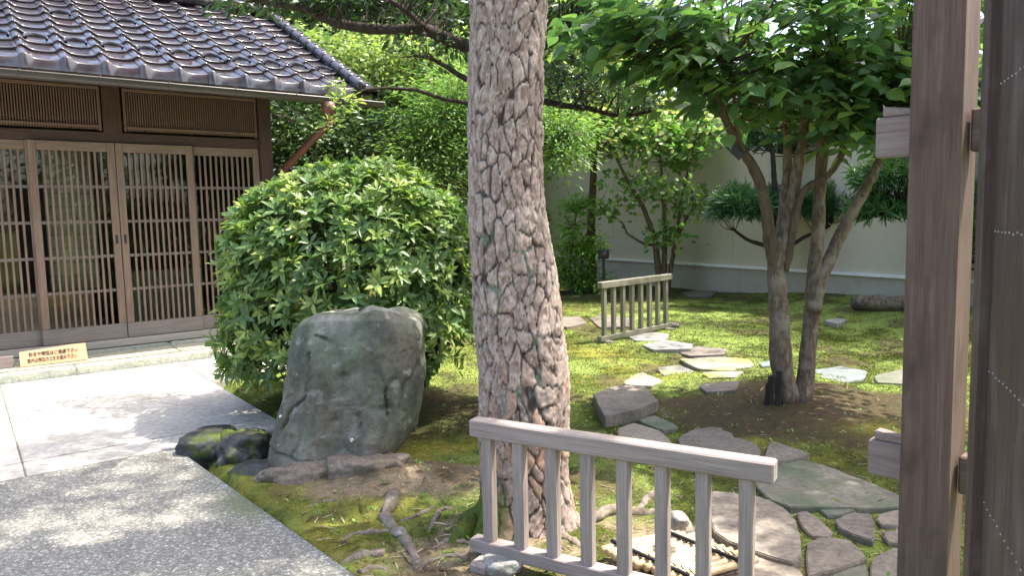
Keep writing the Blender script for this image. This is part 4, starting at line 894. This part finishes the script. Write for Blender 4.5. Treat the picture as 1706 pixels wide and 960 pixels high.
# ------------------------------------------------------------------ nandina
nb_ = GT(958, 488); nd = thing('nandina_shrub', nb_, 'young feathery light green shrub in tiers beside garden light', 'shrub'); NY = nb_[1]; ln = []; L = []
for k, pth in enumerate(([(955, 492), (950, 440), (955, 390), (962, 345)], [(962, 492), (968, 450), (975, 410), (985, 385)], [(950, 492), (944, 460), (938, 425)])): ln.append(limb(nd, pth, NY, .02, .008, B_brown, 'stem', 6, .2, k))
for (a, b, rx, rz, nc) in ((962, 340, .34, .09, 26), (950, 375, .28, .10, 18), (965, 408, .5, .13, 40), (945, 440, .34, .12, 26), (985, 420, .3, .10, 18), (965, 462, .42, .15, 34), (985, 480, .3, .08, 14)):
    L.append(clumps(D(a, b, NY), (rx, rx*.8, rz), int(nc*1.2), 20, .10, .11, .8, -.05, .1, vr=(.55, 1) if b < 450 else (.3, .9)))
c = cat(L); foliage(nd, 'crown', 'lance', c['pos'], c['d'], c['up'], c['size'], c['var'], L_nand); twigs(nd, c['cc'], ln, .006, B_brown)
# garden light
gl = GT(1006, 497); gp = thing('garden_light', gl, 'small black garden spotlight on a thin post near wall', 'garden light')
top = D(1004, 424, gl[1]); beam('post', gl-[0, 0, .05], np.array([gl[0], gl[1], top[2]-.05]), .045, .045, M_black, gp)
hd = beam('lamp_head', np.array([gl[0]-.09, gl[1], top[2]]), np.array([gl[0]+.09, gl[1], top[2]]), .12, .15, M_black, gp, bev=.012)
tube('lamp_lens', [np.array([gl[0]+.01, gl[1]-.062, top[2]]), np.array([gl[0]+.01, gl[1]-.09, top[2]])], .05, M_gut, hd, 14)

# ------------------------------------------------------------------ long-leaved conifer pads behind
kb = GT(1300, 490); KY = kb[1]-.6; tK = thing('podocarpus_tree', (kb[0], KY, 0), 'cloud-pruned conifer with long dark narrow leaves before wall', 'tree'); lk = []
for k, (pth, r0) in enumerate((([(1300, 500), (1300, 440), (1296, 380), (1290, 300), (1285, 220), (1290, 140)], .07), ([(1300, 415), (1270, 408), (1245, 400), (1225, 385)], .04), ([(1300, 420), (1340, 395), (1385, 375)], .035), ([(1296, 380), (1280, 370), (1240, 350)], .03))): lk.append(limb(tK, pth, KY, r0, .02, B_dark, 'limb', 8, .3, k))
def needles(cen, rad, nc, per=26, ln_=.16):
    d = rnd_dir(nc); d[:, 2] = np.abs(d[:, 2])*1.1-.35; d = norm(d); cc = np.array(cen)+d*np.array(rad)*RNG.uniform(.45, 1.05, (nc, 1)); ax = norm(d+np.array([0, 0, .35]))
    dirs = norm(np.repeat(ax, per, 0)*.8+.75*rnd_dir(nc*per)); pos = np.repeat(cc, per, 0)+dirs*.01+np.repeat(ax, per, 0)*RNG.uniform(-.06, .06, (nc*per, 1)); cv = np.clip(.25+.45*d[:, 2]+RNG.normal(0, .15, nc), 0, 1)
    return dict(pos=pos, d=dirs+np.array([0, 0, -.12]), up=rnd_dir(nc*per)+np.array([0, 0, .6]), size=ln_*RNG.uniform(.7, 1.2, nc*per), var=np.clip(np.repeat(cv, per)+RNG.normal(0, .1, nc*per), 0, 1), cc=cc)
L = [needles(D(a, b, KY+dy), (rx, rx*.9, rz), nc) for (a, b, dy, rx, rz, nc) in ((1238, 350, 0, .46, .33, 130), (1390, 345, 0, .40, .36, 120), (1300, 345, .2, .45, .3, 90), (1280, 235, .2, .45, .4, 90), (1350, 240, .3, .4, .4, 60), (1320, 150, .3, .6, .4, 70))]
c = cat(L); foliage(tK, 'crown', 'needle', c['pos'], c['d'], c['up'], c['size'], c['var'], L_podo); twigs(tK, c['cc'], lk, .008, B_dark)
k2 = GT(1620, 505); tK2 = thing('podocarpus_tree', k2, 'paler long-leaved conifer half hidden behind gate post', 'tree'); Y2 = k2[1]-.3
lk2 = [limb(tK2, [(1600, 520), (1595, 420), (1580, 320), (1560, 200)], Y2, .06, .02, B_dark, 'trunk', 8, .3, 1), limb(tK2, [(1590, 400), (1540, 370), (1480, 350)], Y2, .03, .012, B_dark, 'limb', 7, .3, 2)]
L = [needles(D(a, b, Y2), (rx, rx*.9, rz), nc) for (a, b, rx, rz, nc) in ((1485, 300, .42, .28, 110), (1470, 355, .38, .18, 70), (1560, 320, .5, .4, 90), (1600, 180, .6, .6, 100), (1625, 420, .4, .5, 80), (1520, 250, .4, .3, 60))]
c = cat(L); c['var'] = np.clip(c['var']+.3, 0, 1); foliage(tK2, 'crown', 'needle', c['pos'], c['d'], c['up'], c['size'], c['var'], L_podo); twigs(tK2, c['cc'], lk2, .008, B_dark)

# ------------------------------------------------------------------ tree hidden behind the pine, with dark spreading boughs
HY = 5.9; hb = np.array([.12, HY, 0]); tH = thing('spreading_tree', hb, 'dark-limbed tree behind the pine, boughs reaching out both sides', 'tree'); lh = []
lh.append(limb(tH, [(862, 640), (862, 500), (856, 380), (850, 250), (845, 150), (840, 60), (835, -60)], HY, .10, .05, B_dark, 'trunk', 12, .3, 1))
for k, (pth, yy, r0, r1) in enumerate((([(845, 95), (785, 78), (745, 66), (705, 46), (650, 50), (600, 46), (550, 36), (510, 12), (470, 8), (430, 0)], (HY, HY+.2), .060, .022), ([(848, 190), (780, 172), (735, 164), (695, 150), (645, 146), (605, 150), (575, 168)], (HY, HY-.5), .020, .007), ([(848, 150), (780, 134), (745, 112), (715, 95), (690, 92)], (HY, HY), .026, .012), ([(850, 120), (905, 72), (932, 62)], (HY, HY-.2), .045, .040), ([(850, 185), (905, 168), (940, 176), (980, 180), (1020, 192), (1065, 190), (1085, 185)], (HY, HY-.1), .032, .008), ([(850, 100), (905, 40), (950, 35), (990, 45), (1015, 38)], (HY, HY), .02, .007), ([(705, 46), (680, 20), (650, 0), (620, -30)], (HY, HY), .03, .015), ([(575, 168), (555, 185), (570, 200)], (HY-.5, HY-.5), .006, .003))):
    lh.append(limb(tH, pth, yy, r0, r1, B_dark, 'limb', 9, .35, k))
for k, (x0, y0) in enumerate(((935, 172), (955, 177), (975, 180), (1000, 186), (1030, 190), (1050, 190), (915, 170), (1010, 188))):
    p = [(x0, y0), (x0+RNG.uniform(-12, 20), y0-22), (x0+RNG.uniform(-20, 30), y0-45), (x0+RNG.uniform(-20, 45), y0-62)]; lh.append(limb(tH, p, (HY-.1, HY+RNG.uniform(-.3, .3)), .010, .003, B_dark, 'limb', 5, .3, k))
L = []
for (a, b, yy, rx, ry, rz, nc) in ((690, 15, HY+.1, .50, .45, .20, 100), (740, 60, HY+.1, .22, .35, .16, 40), (600, -5, HY+.2, .45, .4, .14, 60), (480, -10, HY+.3, .55, .4, .10, 50), (850, -60, HY, 1.2, .9, .25, 120), (950, 10, HY, .3, .35, .14, 40)):
    L.append(clumps(D(a, b, yy), (rx, ry, rz), nc, 14, .075, .085, .45, -.3, .1, vr=(0, .45)))
c = cat(L); foliage(tH, 'crown', 'lance', c['pos'], c['d'], c['up'], c['size']*1.2, c['var'], L_ever, thin=[(D(620, 400, 5.2), .35), (D(500, 480, 5.1), .3), (D(560, 300, 5.7), .5), (D(700, 330, 5.6), .35), (D(450, 380, 5.6), .4)]); twigs(tH, c['cc'], lh, .006, B_dark)
L = [clumps(D(a, b, HY), (rx, .35, rz), nc, 16, .05, .038, .5, -.05, .1, vr=(.1, .6)) for (a, b, rx, rz, nc) in ((950, 150, .22, .14, 50), (1010, 150, .24, .12, 50), (1060, 172, .18, .09, 36), (930, 120, .12, .1, 18), (985, 115, .18, .1, 20), (700, 85, .25, .06, 14))]
c = cat(L); foliage(tH, 'small_leaf', 'diamond', c['pos'], c['d'], c['up'], c['size'], c['var'], L_ever); twigs(tH, c['cc'], lh, .003, B_dark)
L = [clumps(D(a, b, HY-.5), (rx, .1, rz), nc, 6, .03, .06, .5, .1, .1, vr=(.75, 1)) for (a, b, rx, rz, nc) in ((570, 170, .07, .07, 14), (560, 140, .04, .03, 5), (552, 205, .05, .03, 6))]
c = cat(L); foliage(tH, 'young_leaf', 'lance', c['pos'], c['d'], c['up'], c['size'], c['var'], L_azalea)

# ------------------------------------------------------------------ trees and shrubs behind
def back_tree(name, label, base, trunk, blobs, kind, mat, size, per=14, spread=.16, vr=(.1, .9), up=.45, bark=B_brown, group='trees behind the house', shell=.45, droop=-.2):
    t = thing(name, base, label, 'tree' if 'tree' in name else 'shrub', group); lt = [limb(t, p, yy, r0, r1, bark, 'trunk' if i == 0 else 'limb', 8, .3, i) for i, (p, yy, r0, r1) in enumerate(trunk)]
    L = [clumps(D(a, b, yy), (rx, ry, rz), nc, per, spread, size, up, droop, shell, vr=vr) for (a, b, yy, rx, ry, rz, nc) in blobs]
    c = cat(L); foliage(t, 'crown', kind, c['pos'], c['d'], c['up'], c['size'], c['var'], mat); twigs(t, c['cc'], lt, .01, bark, .4); return t
back_tree('camellia_tree', 'glossy dark evergreen shrub tree at right corner of house', G(520, 440, 0)*[1, 1, 0] if False else np.array([-3.1, 11.5, 0]), [([(560, 400), (565, 330), (575, 280)], 11.5, .08, .05), ([(575, 300), (540, 240), (510, 200)], 11.5, .05, .02)],
          [(500, 225, 11.5, .75, .7, .6, 200), (560, 260, 11.3, .8, .7, .55, 180), (620, 240, 11.6, .7, .7, .6, 160), (540, 320, 11.4, 1.2, .8, .6, 160), (690, 320, 11.4, 1.2, .8, .6, 140)], 'lance', L_ever, .11, 14, .15, (0, .75))
back_tree('crape_tree', 'pale-barked forked tree with light leaves between house and pine', np.array([-2.0, 12.3, 0]), [([(620, 400), (625, 290), (640, 245), (650, 215)], 12.3, .09, .06), ([(640, 245), (628, 215), (630, 190)], 12.3, .06, .03), ([(640, 245), (665, 215), (675, 195)], 12.3, .05, .03)],
          [(640, 130, 12.5, 1.2, .9, .7, 240), (560, 100, 12.6, 1.0, .9, .6, 180), (720, 120, 12.6, .9, .9, .7, 180), (650, 190, 12.6, 1.0, .6, .35, 100)], 'diamond', L_pale, .11, 16, .17, (.1, 1), bark=B_grey)
back_tree('maple_tree', 'fresh green maple with layered airy foliage behind the pine', np.array([-.6, 11.0, 0]), [([(800, 420), (798, 320), (780, 240), (760, 180)], 11.0, .08, .03), ([(798, 320), (860, 260), (930, 230)], 11, .05, .02), ([(790, 290), (730, 250), (690, 230)], 11, .04, .02)],
          [(740, 200, 10.8, .65, .7, .30, 130), (725, 260, 10.7, .7, .7, .28, 130), (760, 150, 11, .6, .7, .3, 110), (930, 215, 11, .55, .7, .28, 130), (930, 265, 10.8, .40, .6, .18, 46), (690, 300, 10.6, .7, .6, .25, 90), (860, 200, 11, .6, .6, .6, 60)], 'lance', L_maple, .10, 18, .15, (.1, .9), .75)
back_tree('reddish_tip_tree', 'pale yellow-green tree with reddish shoots beyond round-leaved tree', np.array([1.9, 14.2, 0]), [([(985, 470), (985, 380), (990, 250), (995, 130)], 14.2, .1, .04)],
          [(985, 110, 14.2, 1.0, .8, .9, 220), (1060, 70, 14.2, 1.1, .8, .8, 180), (930, 60, 14.2, .9, .8, .8, 160), (1000, 200, 14, .8, .5, .6, 90)], 'round', L_pale, .12, 12, .2, (.3, 1))
wood_b = []
for k, (a, Yd, h, rr, mt, lb_) in enumerate(((420, 17, 4.6, 2.4, L_ever, 'dark green tall tree far behind tiled roof'), (560, 18, 5.6, 2.6, L_pale, 'tall pale green tree rising behind house corner'), (690, 17, 5.0, 2.4, L_ever, 'dense dark tall tree far behind maple'), (800, 19, 6.0, 2.6, L_maple, 'tall bright green tree far behind pine trunk'), (920, 20.5, 6.2, 2.5, L_pale, 'tall pale tree peeping past end of beige wall'))):
    b0 = D(a, 400, Yd); px0 = a
    back_tree('tall_tree', lb_, np.array([b0[0], Yd, 0]), [([(a, 450), (a+4, 300), (a-6, 150), (a, 20)], Yd, .16, .05)],
              [(a, 250, Yd, rr*.8, 1.2, 1.3, 130), (a, 130, Yd, rr, 1.3, 1.6, 200), (a-20, 10, Yd, rr*.9, 1.3, 1.6, 200), (a+30, -120, Yd, rr*.7, 1.2, 1.2, 90), (a, 360, Yd, rr, 1.2, .9, 110)], 'diamond', mt, .20, 18, .32, (0, .9))
# trees out of view, behind and beside the camera: they close the garden and are mirrored in the glass
for k, (x, y, h) in enumerate(((5.5, -2.5, 4.5), (2.5, -5.5, 5.0), (8.5, 1.0, 4.2), (-1.5, -6.5, 5.0), (8.8, 4.6, 4.0), (-6.5, -5.5, 5))):
    t = thing('garden_tree', (x, y, 0), 'leafy evergreen tree ' + ('just outside the gate post', 'across the lane from the gate', 'beside outer face of beige wall', 'at the outer end of the walk', 'overhanging garden side of beige wall near gate', 'on far side of the aggregate walk')[k], 'tree', 'trees beyond the gate'); p = np.array([x, y, 0.]); tube('trunk', [p, p+[.1, 0, h*.5], p+[0, .1, h*.8]], [.13, .09, .04], B_brown, t, 8, .3, k)
    L = [clumps(p+np.array([0, 0, h*.62]), (1.6, 1.6, h*.36), 170, 14, .28, .2, .4, -.2, .5)]; c = cat(L); foliage(t, 'crown', 'diamond', c['pos'], c['d'], c['up'], c['size'], c['var'], L_ever)

t = thing('added_dapple_tree', (7.6, 8.6, 0), 'unseen tree added outside beige wall, crown dappling the moss', 'tree'); p = np.array([7.6, 8.6, 0.]); tube('trunk', [p, p+[.1, 0, 3], p+[-.2, .1, 5.5], p+[-.6, 0, 7.5]], [.2, .15, .09, .04], B_brown, t, 10, .3, 5)  # unseen tree, added so that its sparse crown dapples the middle garden
gm = np.stack([RNG.uniform(1.0, 4.8, 900), RNG.uniform(6.6, 11.0, 900), np.zeros(900)], 1); cc = gm+SUN[None]*(RNG.uniform(5.2, 8.0, (900, 1))/SUN[2]); cc = cc[fbm(cc*1.1, 3, 401) > .02]; per = 14
off = RNG.normal(size=(len(cc), per, 3))*[.13, .13, .07]; pos = (cc[:, None]+off).reshape(-1, 3); n = len(pos)
foliage(t, 'crown', 'diamond', pos, rnd_dir(n)*[1, 1, .4], rnd_dir(n)*.4+[0, 0, .7], RNG.uniform(.07, .12, n), RNG.uniform(.1, .8, n), L_maple); twigs(t, cc, [densify([p+[.1, 0, 3], p+[-.2, .1, 5.5], p+[-.6, 0, 7.5]])], .012, B_brown, .5)
t = thing('added_shade_tree', (5.3, 3.3, 0), 'unseen tree added outside garden, its crown shading the near flagstones', 'tree'); p = np.array([5.3, 3.3, 0.]); tube('trunk', [p, p+[-.1, 0, 2.5], p+[-.5, .1, 4.4], p+[-1.0, 0, 6]], [.15, .12, .08, .03], B_brown, t, 10, .3, 6)  # out of view, added to cast shade on the near flagstones
gm = np.stack([RNG.uniform(.9, 2.9, 520), RNG.uniform(2.3, 4.9, 520), np.zeros(520)], 1); cc = gm+SUN[None]*(RNG.uniform(4.4, 6.6, (520, 1))/SUN[2]); cc = cc[fbm(cc*1.3, 3, 411) > -.22]; per = 16
off = RNG.normal(size=(len(cc), per, 3))*[.12, .12, .07]; pos = (cc[:, None]+off).reshape(-1, 3); n = len(pos)
foliage(t, 'crown', 'diamond', pos, rnd_dir(n)*[1, 1, .4], rnd_dir(n)*.4+[0, 0, .7], RNG.uniform(.07, .12, n), RNG.uniform(.1, .8, n), L_maple, thin=[(G(1230, 915), .16), (G(1290, 880), .10), (G(1060, 925), .25), (G(1130, 900), .15), (GT(1390, 700), .10), (G(1330, 955), .07), (G(1245, 850), .06), (D(1250, 790, 2.5), .14), (D(1000, 745, 2.8), .10)]); twigs(t, cc, [densify([p+[-.1, 0, 2.5], p+[-.5, .1, 4.4], p+[-1.0, 0, 6]])], .012, B_brown, .4)
# ------------------------------------------------------------------ stone path
path = link('path', None, None, Matrix.Translation((1.6, 4, 0)), 'structure')
def flag(pxs, mat, z=.03, th=.12, seed=0, dz=None, tilt=0):
    cz = GT(np.mean([p[0] for p in pxs]), np.mean([p[1] for p in pxs])); z = cz[2]+(z-.03 if z >= .095 or (z > .06 and th > .15) else .022); P = np.array([G(a, b, z) for a, b in pxs])
    # refine and roughen the outline
    Q = []
    n = len(P)
    for i in range(n):
        a, b, = P[i], P[(i+1) % n]; k = max(1, int(np.linalg.norm(b-a)/.07))
        for j in range(k): Q.append(a+(b-a)*j/k)
    Q = np.array(Q); R2 = Q.copy()
    for _ in range(1): R2 = .12*np.roll(R2, 1, 0)+.76*R2+.12*np.roll(R2, -1, 0)
    nz = fbm(R2*9+seed, 2, seed); cen = R2.mean(0); R2 = R2+(R2-cen)/(np.linalg.norm(R2-cen, axis=1)[:, None]+.01)*(nz*.014+.008)[:, None]
    zz_ = z if dz is None else dz
    me = prism_mesh('stone', [(q[0]-cen[0], q[1]-cen[1]) for q in R2], -th, 0, mat, .005, lambda x, y: tilt*y+.004*math.sin(x*9+seed)+.004*math.cos(y*8+seed))
    return link('stone', me, path, Matrix.Translation((cen[0], cen[1], zz_)))
F_ = [([(1183, 815), (1225, 820), (1262, 826), (1308, 848), (1322, 872), (1336, 925), (1322, 938), (1262, 918), (1215, 900), (1190, 885)], M_flagl, .07, .2), ([(1195, 935), (1235, 912), (1290, 932), (1335, 952), (1345, 1010), (1180, 1010)], M_flagl, .05, .15),
      ([(1248, 786), (1300, 768), (1345, 768), (1400, 783), (1450, 803), (1510, 832), (1500, 845), (1440, 849), (1372, 846), (1318, 848), (1285, 832), (1265, 812)], M_flagg, .05, .15), ([(1130, 732), (1160, 716), (1200, 712), (1240, 724), (1268, 747), (1262, 766), (1228, 778), (1182, 776), (1140, 758)], M_flag, .05, .15),
      ([(1284, 733), (1352, 756), (1320, 763), (1272, 771)], M_flag, .035, .1), ([(1325, 853), (1347, 853), (1388, 884), (1382, 893), (1350, 893), (1337, 876)], M_flag, .03, .1), ([(1358, 846), (1412, 845), (1426, 854), (1380, 862)], M_flagg, .025, .1),
      ([(1390, 866), (1420, 855), (1453, 857), (1458, 905), (1422, 892), (1395, 880)], M_flag, .03, .1), ([(1344, 906), (1366, 894), (1420, 897), (1444, 930), (1400, 948), (1344, 966)], M_flag, .03, .1), ([(1461, 856), (1510, 845), (1510, 876), (1464, 877)], M_flag, .03, .1), ([(1465, 883), (1510, 881), (1510, 905), (1478, 905)], M_flag, .03, .1),
      ([(1455, 932), (1490, 912), (1515, 920), (1510, 985), (1448, 985)], M_flag, .03, .1), ([(1386, 956), (1446, 940), (1442, 990), (1380, 990)], M_flagg, .03, .1), ([(1030, 713), (1056, 704), (1100, 720), (1121, 742), (1116, 750), (1072, 741), (1030, 727)], M_flagl, .10, .22),
      ([(988, 656), (1030, 643), (1076, 645), (1096, 668), (1068, 682), (1008, 694)], M_flag, .10, .25), ([(1062, 700), (1092, 692), (1132, 712), (1104, 719)], M_flagg, .04, .1), ([(1040, 634), (1070, 620), (1106, 633), (1086, 643), (1042, 642)], M_flagy, .05, .1), ([(1095, 613), (1130, 608), (1161, 620), (1150, 627), (1106, 626)], M_flagy, .05, .1),
      ([(1130, 599), (1190, 594), (1250, 600), (1256, 611), (1220, 617), (1165, 614)], M_flagy, .05, .1), ([(1165, 641), (1231, 635), (1225, 651), (1176, 653)], M_flag, .045, .1), ([(1172, 620), (1240, 618), (1226, 630), (1180, 631)], M_flagy, .045, .1), ([(1070, 574), (1110, 567), (1155, 572), (1150, 582), (1090, 584)], M_pebble, .07, .12),
      ([(1128, 586), (1162, 577), (1210, 580), (1207, 590), (1150, 594)], M_flag, .06, .12), ([(1048, 561), (1080, 553), (1116, 557), (1106, 567), (1060, 568)], M_pebble, .07, .12), ([(925, 527), (965, 527), (977, 538), (945, 545), (925, 543)], M_flag, .06, .12), ([(983, 530), (1000, 524), (1050, 530), (1048, 545), (1000, 545)], M_flag, .06, .12),
      ([(1265, 604), (1292, 600), (1300, 608), (1270, 612)], M_blue, .06, .12)]
for i, (pxs, mt, z, th) in enumerate(F_): flag(pxs, mt, z, th, i)
def rockslab(pxs, mat, label, z, th, seed, group=None):
    o = flag(pxs, mat, z, th, seed); M = Matrix.Translation(o.matrix_basis.translation); o.parent = None; o.matrix_parent_inverse = Matrix.Identity(4); o.matrix_basis = M; o.name = 'flat_stone'; return tag(o, label, 'stone', group)
rockslab([(1358, 617), (1400, 610), (1444, 618), (1436, 632), (1402, 639), (1362, 629)], M_blue, 'blue grey veined flat stone on moss right of tree trunks', .05, .14, 41)
rockslab([(1456, 627), (1500, 616), (1540, 620), (1540, 640), (1462, 638)], M_flagg, 'dull flat stone on moss half behind gate post', .05, .14, 42)
rockslab([(1135, 488), (1160, 483), (1195, 486), (1185, 493), (1150, 494)], M_flag, 'flat grey stone lying at foot of beige wall', .04, .12, 43)
rockslab([(1372, 534), (1395, 530), (1412, 534), (1395, 539)], M_pebble, 'small pale stone sunk in bright moss', .03, .1, 44)
lg = [GT(1425, 512), GT(1470, 516), GT(1540, 512)]; lgo = tube('fallen_log', [q+[0, 0, .08] for q in lg], [.09, .12, .11], B_grey, None, 12, .4, 3); tag(lgo, 'weathered grey log lying on moss near beige wall', 'log')
lump('pebble', D(1128, 868, 2.98), (.045, .06, .035), M_pebble, 'rounded pale stone beside the bamboo cover', 'stone', seed=21); lump('pebble', GT(1165, 905)+[0, 0, .01], (.06, .05, .03), M_pebble, 'flat bluish pebble by edge of buff paving slab', 'stone', seed=22)
lump('pebble', GT(1128, 890)+[0, 0, .02], (.075, .06, .045), M_flagl, 'squarish buff stone at far end of bamboo cover', 'stone', seed=23, flat=.3); lump('pebble', GT(668, 895)+[0, 0, .012], (.026, .02, .014), M_pebble, 'small pale pebble lying between pine roots', 'stone', seed=24)
lump('foot_stone', GT(838, 945)+[0, 0, .02], (.085, .09, .05), M_pebble, 'pale squarish stone under end of near railing', 'stone', seed=25, flat=.4)
lump('foot_stone', GT(1120, 546)+[0, 0, .02], (.10, .09, .06), M_flag, 'grey stone under far end of greenish railing', 'stone', seed=26, flat=.4)
# ------------------------------------------------------------------ bamboo cover
b0 = G(1000, 918, .03); b1 = G(1092, 896, .03); bx = unit(b1-b0); by = unit(np.cross([0, 0, 1], bx)); bc_ = thing('bamboo_cover', (b0+b1)/2, 'tied bamboo pole cover on ground behind the near railing', 'cover')
for i in range(11):
    o = b0-by*(.036*i)+bx*(.012*i+RNG.uniform(-.012, .012)); pts = [o+[0, 0, .0], o+bx*.2, o+bx*.4]
    x = bx; pol, T = tube_arrays([np.array([0, 0, 0.]), np.array([.40, 0, 0])], [.0165, .0158], 10); pole = link('pole', mesh_np('pole', pol, T, M_bamboo, smooth=True), bc_, frame(bx, by, (0, 0, 1), o))
    for kx in (.07, .33):
        pr = [np.array([kx+.010*math.sin(2*t)+.003*t, .0185*math.cos(t), .0185*math.sin(t)]) for t in np.linspace(0, 12.5, 28)]; V, T = tube_arrays(pr, [.006]*28, 5); link('rope', mesh_np('rope', V, T, M_rope, smooth=True), pole, frame(bx, by, (0, 0, 1), o))
for kx in (.07, .33):
    o = b0+bx*(kx+.04)-by*.18; tube('lashing', [b0+bx*kx+by*.02+[0, 0, .022], o+[0, 0, .026], b0+bx*(kx+.10)-by*.38+[0, 0, .022]], .009, M_rope, bc_, 6)
# ------------------------------------------------------------------ moss sprigs and litter
nM = 150000; px = RNG.uniform(380, 1640, nM*2); py = 500+460*RNG.random(nM*2)**1.15; gp_ = np.array([G(0, 0)])
dr = _F[None]+_R[None]*((px-853)/FPX)[:, None]-_U[None]*((py-480)/FPX)[:, None]; t = -EYE/dr[:, 2]; Pm = _C+dr*t[:, None]; Pm = Pm[(Pm[:, 1] < 13.5)]
s_, n_ = sn(Pm[:, 0], Pm[:, 1]); Pm = Pm[~(((n_ > 4.1) & (s_ < -.22)) | ((n_ <= 4.3) & (s_ < .45)))]
gcm = ground_col(Pm[:, 0], Pm[:, 1]); green = gcm[:, 1]/(gcm[:, 0]+1e-6); kp = RNG.random(len(Pm)) < sst(.85, 1.15, green); Pm = Pm[kp][:nM]; gcm = gcm[kp][:nM]
Pm[:, 2] = gz(Pm[:, 0], Pm[:, 1])-.002; n = len(Pm); sc = np.clip(np.linalg.norm(Pm, axis=1)/5, .6, 1.8)
d = norm(np.stack([RNG.normal(0, .6, n), RNG.normal(0, .6, n), np.ones(n)], 1)); tv = np.array([(-.35, 0, 0), (.35, 0, 0), (.12, .6, .1), (0, 1., .25)]); tt_ = np.array([(0, 1, 2), (0, 2, 3)])
x, y, z = leaf_frames(d, rnd_dir(n)); s = (RNG.uniform(.006, .014, n)*sc)[:, None, None]
V = Pm[:, None]+s*(tv[None, :, 0:1]*x[:, None]+tv[None, :, 1:2]*y[:, None]+tv[None, :, 2:3]*z[:, None]); T = (tt_[None]+(np.arange(n)*4)[:, None, None]).reshape(-1, 3)
cm = np.repeat(gcm*RNG.uniform(.7, 1.7, (n, 1)), 4, 0); mo = link('moss', mesh_np('moss', V.reshape(-1, 3), T, M_tuft, {'Col': cm}), None, None, 'stuff'); tag(mo, 'short green moss sprigs carpeting the garden soil', 'moss')
nl = 5000; px = RNG.uniform(420, 1600, nl); py = 540+420*RNG.random(nl); P = np.array([G(a, b) for a, b in zip(px, py)]); s_, n_ = sn(P[:, 0], P[:, 1]); P = P[~(((n_ > 4.1) & (s_ < -.22)) | ((n_ <= 4.3) & (s_ < .45)))]; P[:, 2] = gz(P[:, 0], P[:, 1])+.006; n = len(P)
d = norm(np.stack([RNG.normal(size=n), RNG.normal(size=n), RNG.normal(0, .15, n)], 1)); lc = np.where(RNG.random((n, 1)) < .35, np.array([[.45, .38, .26]]), np.array([[.14, .085, .05]]))*RNG.uniform(.6, 1.3, (n, 1))
V, T, A_ = leaves('needle', P, d, np.tile([0, 0, 1.], (n, 1))+.3*rnd_dir(n), RNG.uniform(.025, .07, n)*np.where(RNG.random(n) < .1, 1.8, 1), np.zeros(n)); li = link('leaf_litter', mesh_np('leaf_litter', V, T, M_tuft, {'Col': np.repeat(lc, 5, 0)}), None, None, 'stuff'); tag(li, 'dry brown needles and straw bits scattered over the soil', 'litter')
nl = 260; px = RNG.uniform(480, 1560, nl); py = 520+430*RNG.random(nl); P = np.array([G(a, b) for a, b in zip(px, py)]); P[:, 2] = gz(P[:, 0], P[:, 1])+.004; P = P[P[:, 2] > -.08]; n = len(P); per = 6
pos = np.repeat(P, per, 0)+RNG.normal(0, .012, (n*per, 3))*[1, 1, .3]; d = norm(rnd_dir(n*per)*[1, 1, .3]+[0, 0, .5]); V, T, A_ = leaves('diamond', pos, d, np.tile([0, 0, 1.], (n*per, 1)), RNG.uniform(.012, .03, n*per), RNG.uniform(.3, 1, n*per)); wl = link('weeds', mesh_np('weeds', V, T, L_nand, {'var': A_}, True), None, None, 'stuff'); tag(wl, 'tiny leafy weeds sprouting here and there in the moss', 'weeds')
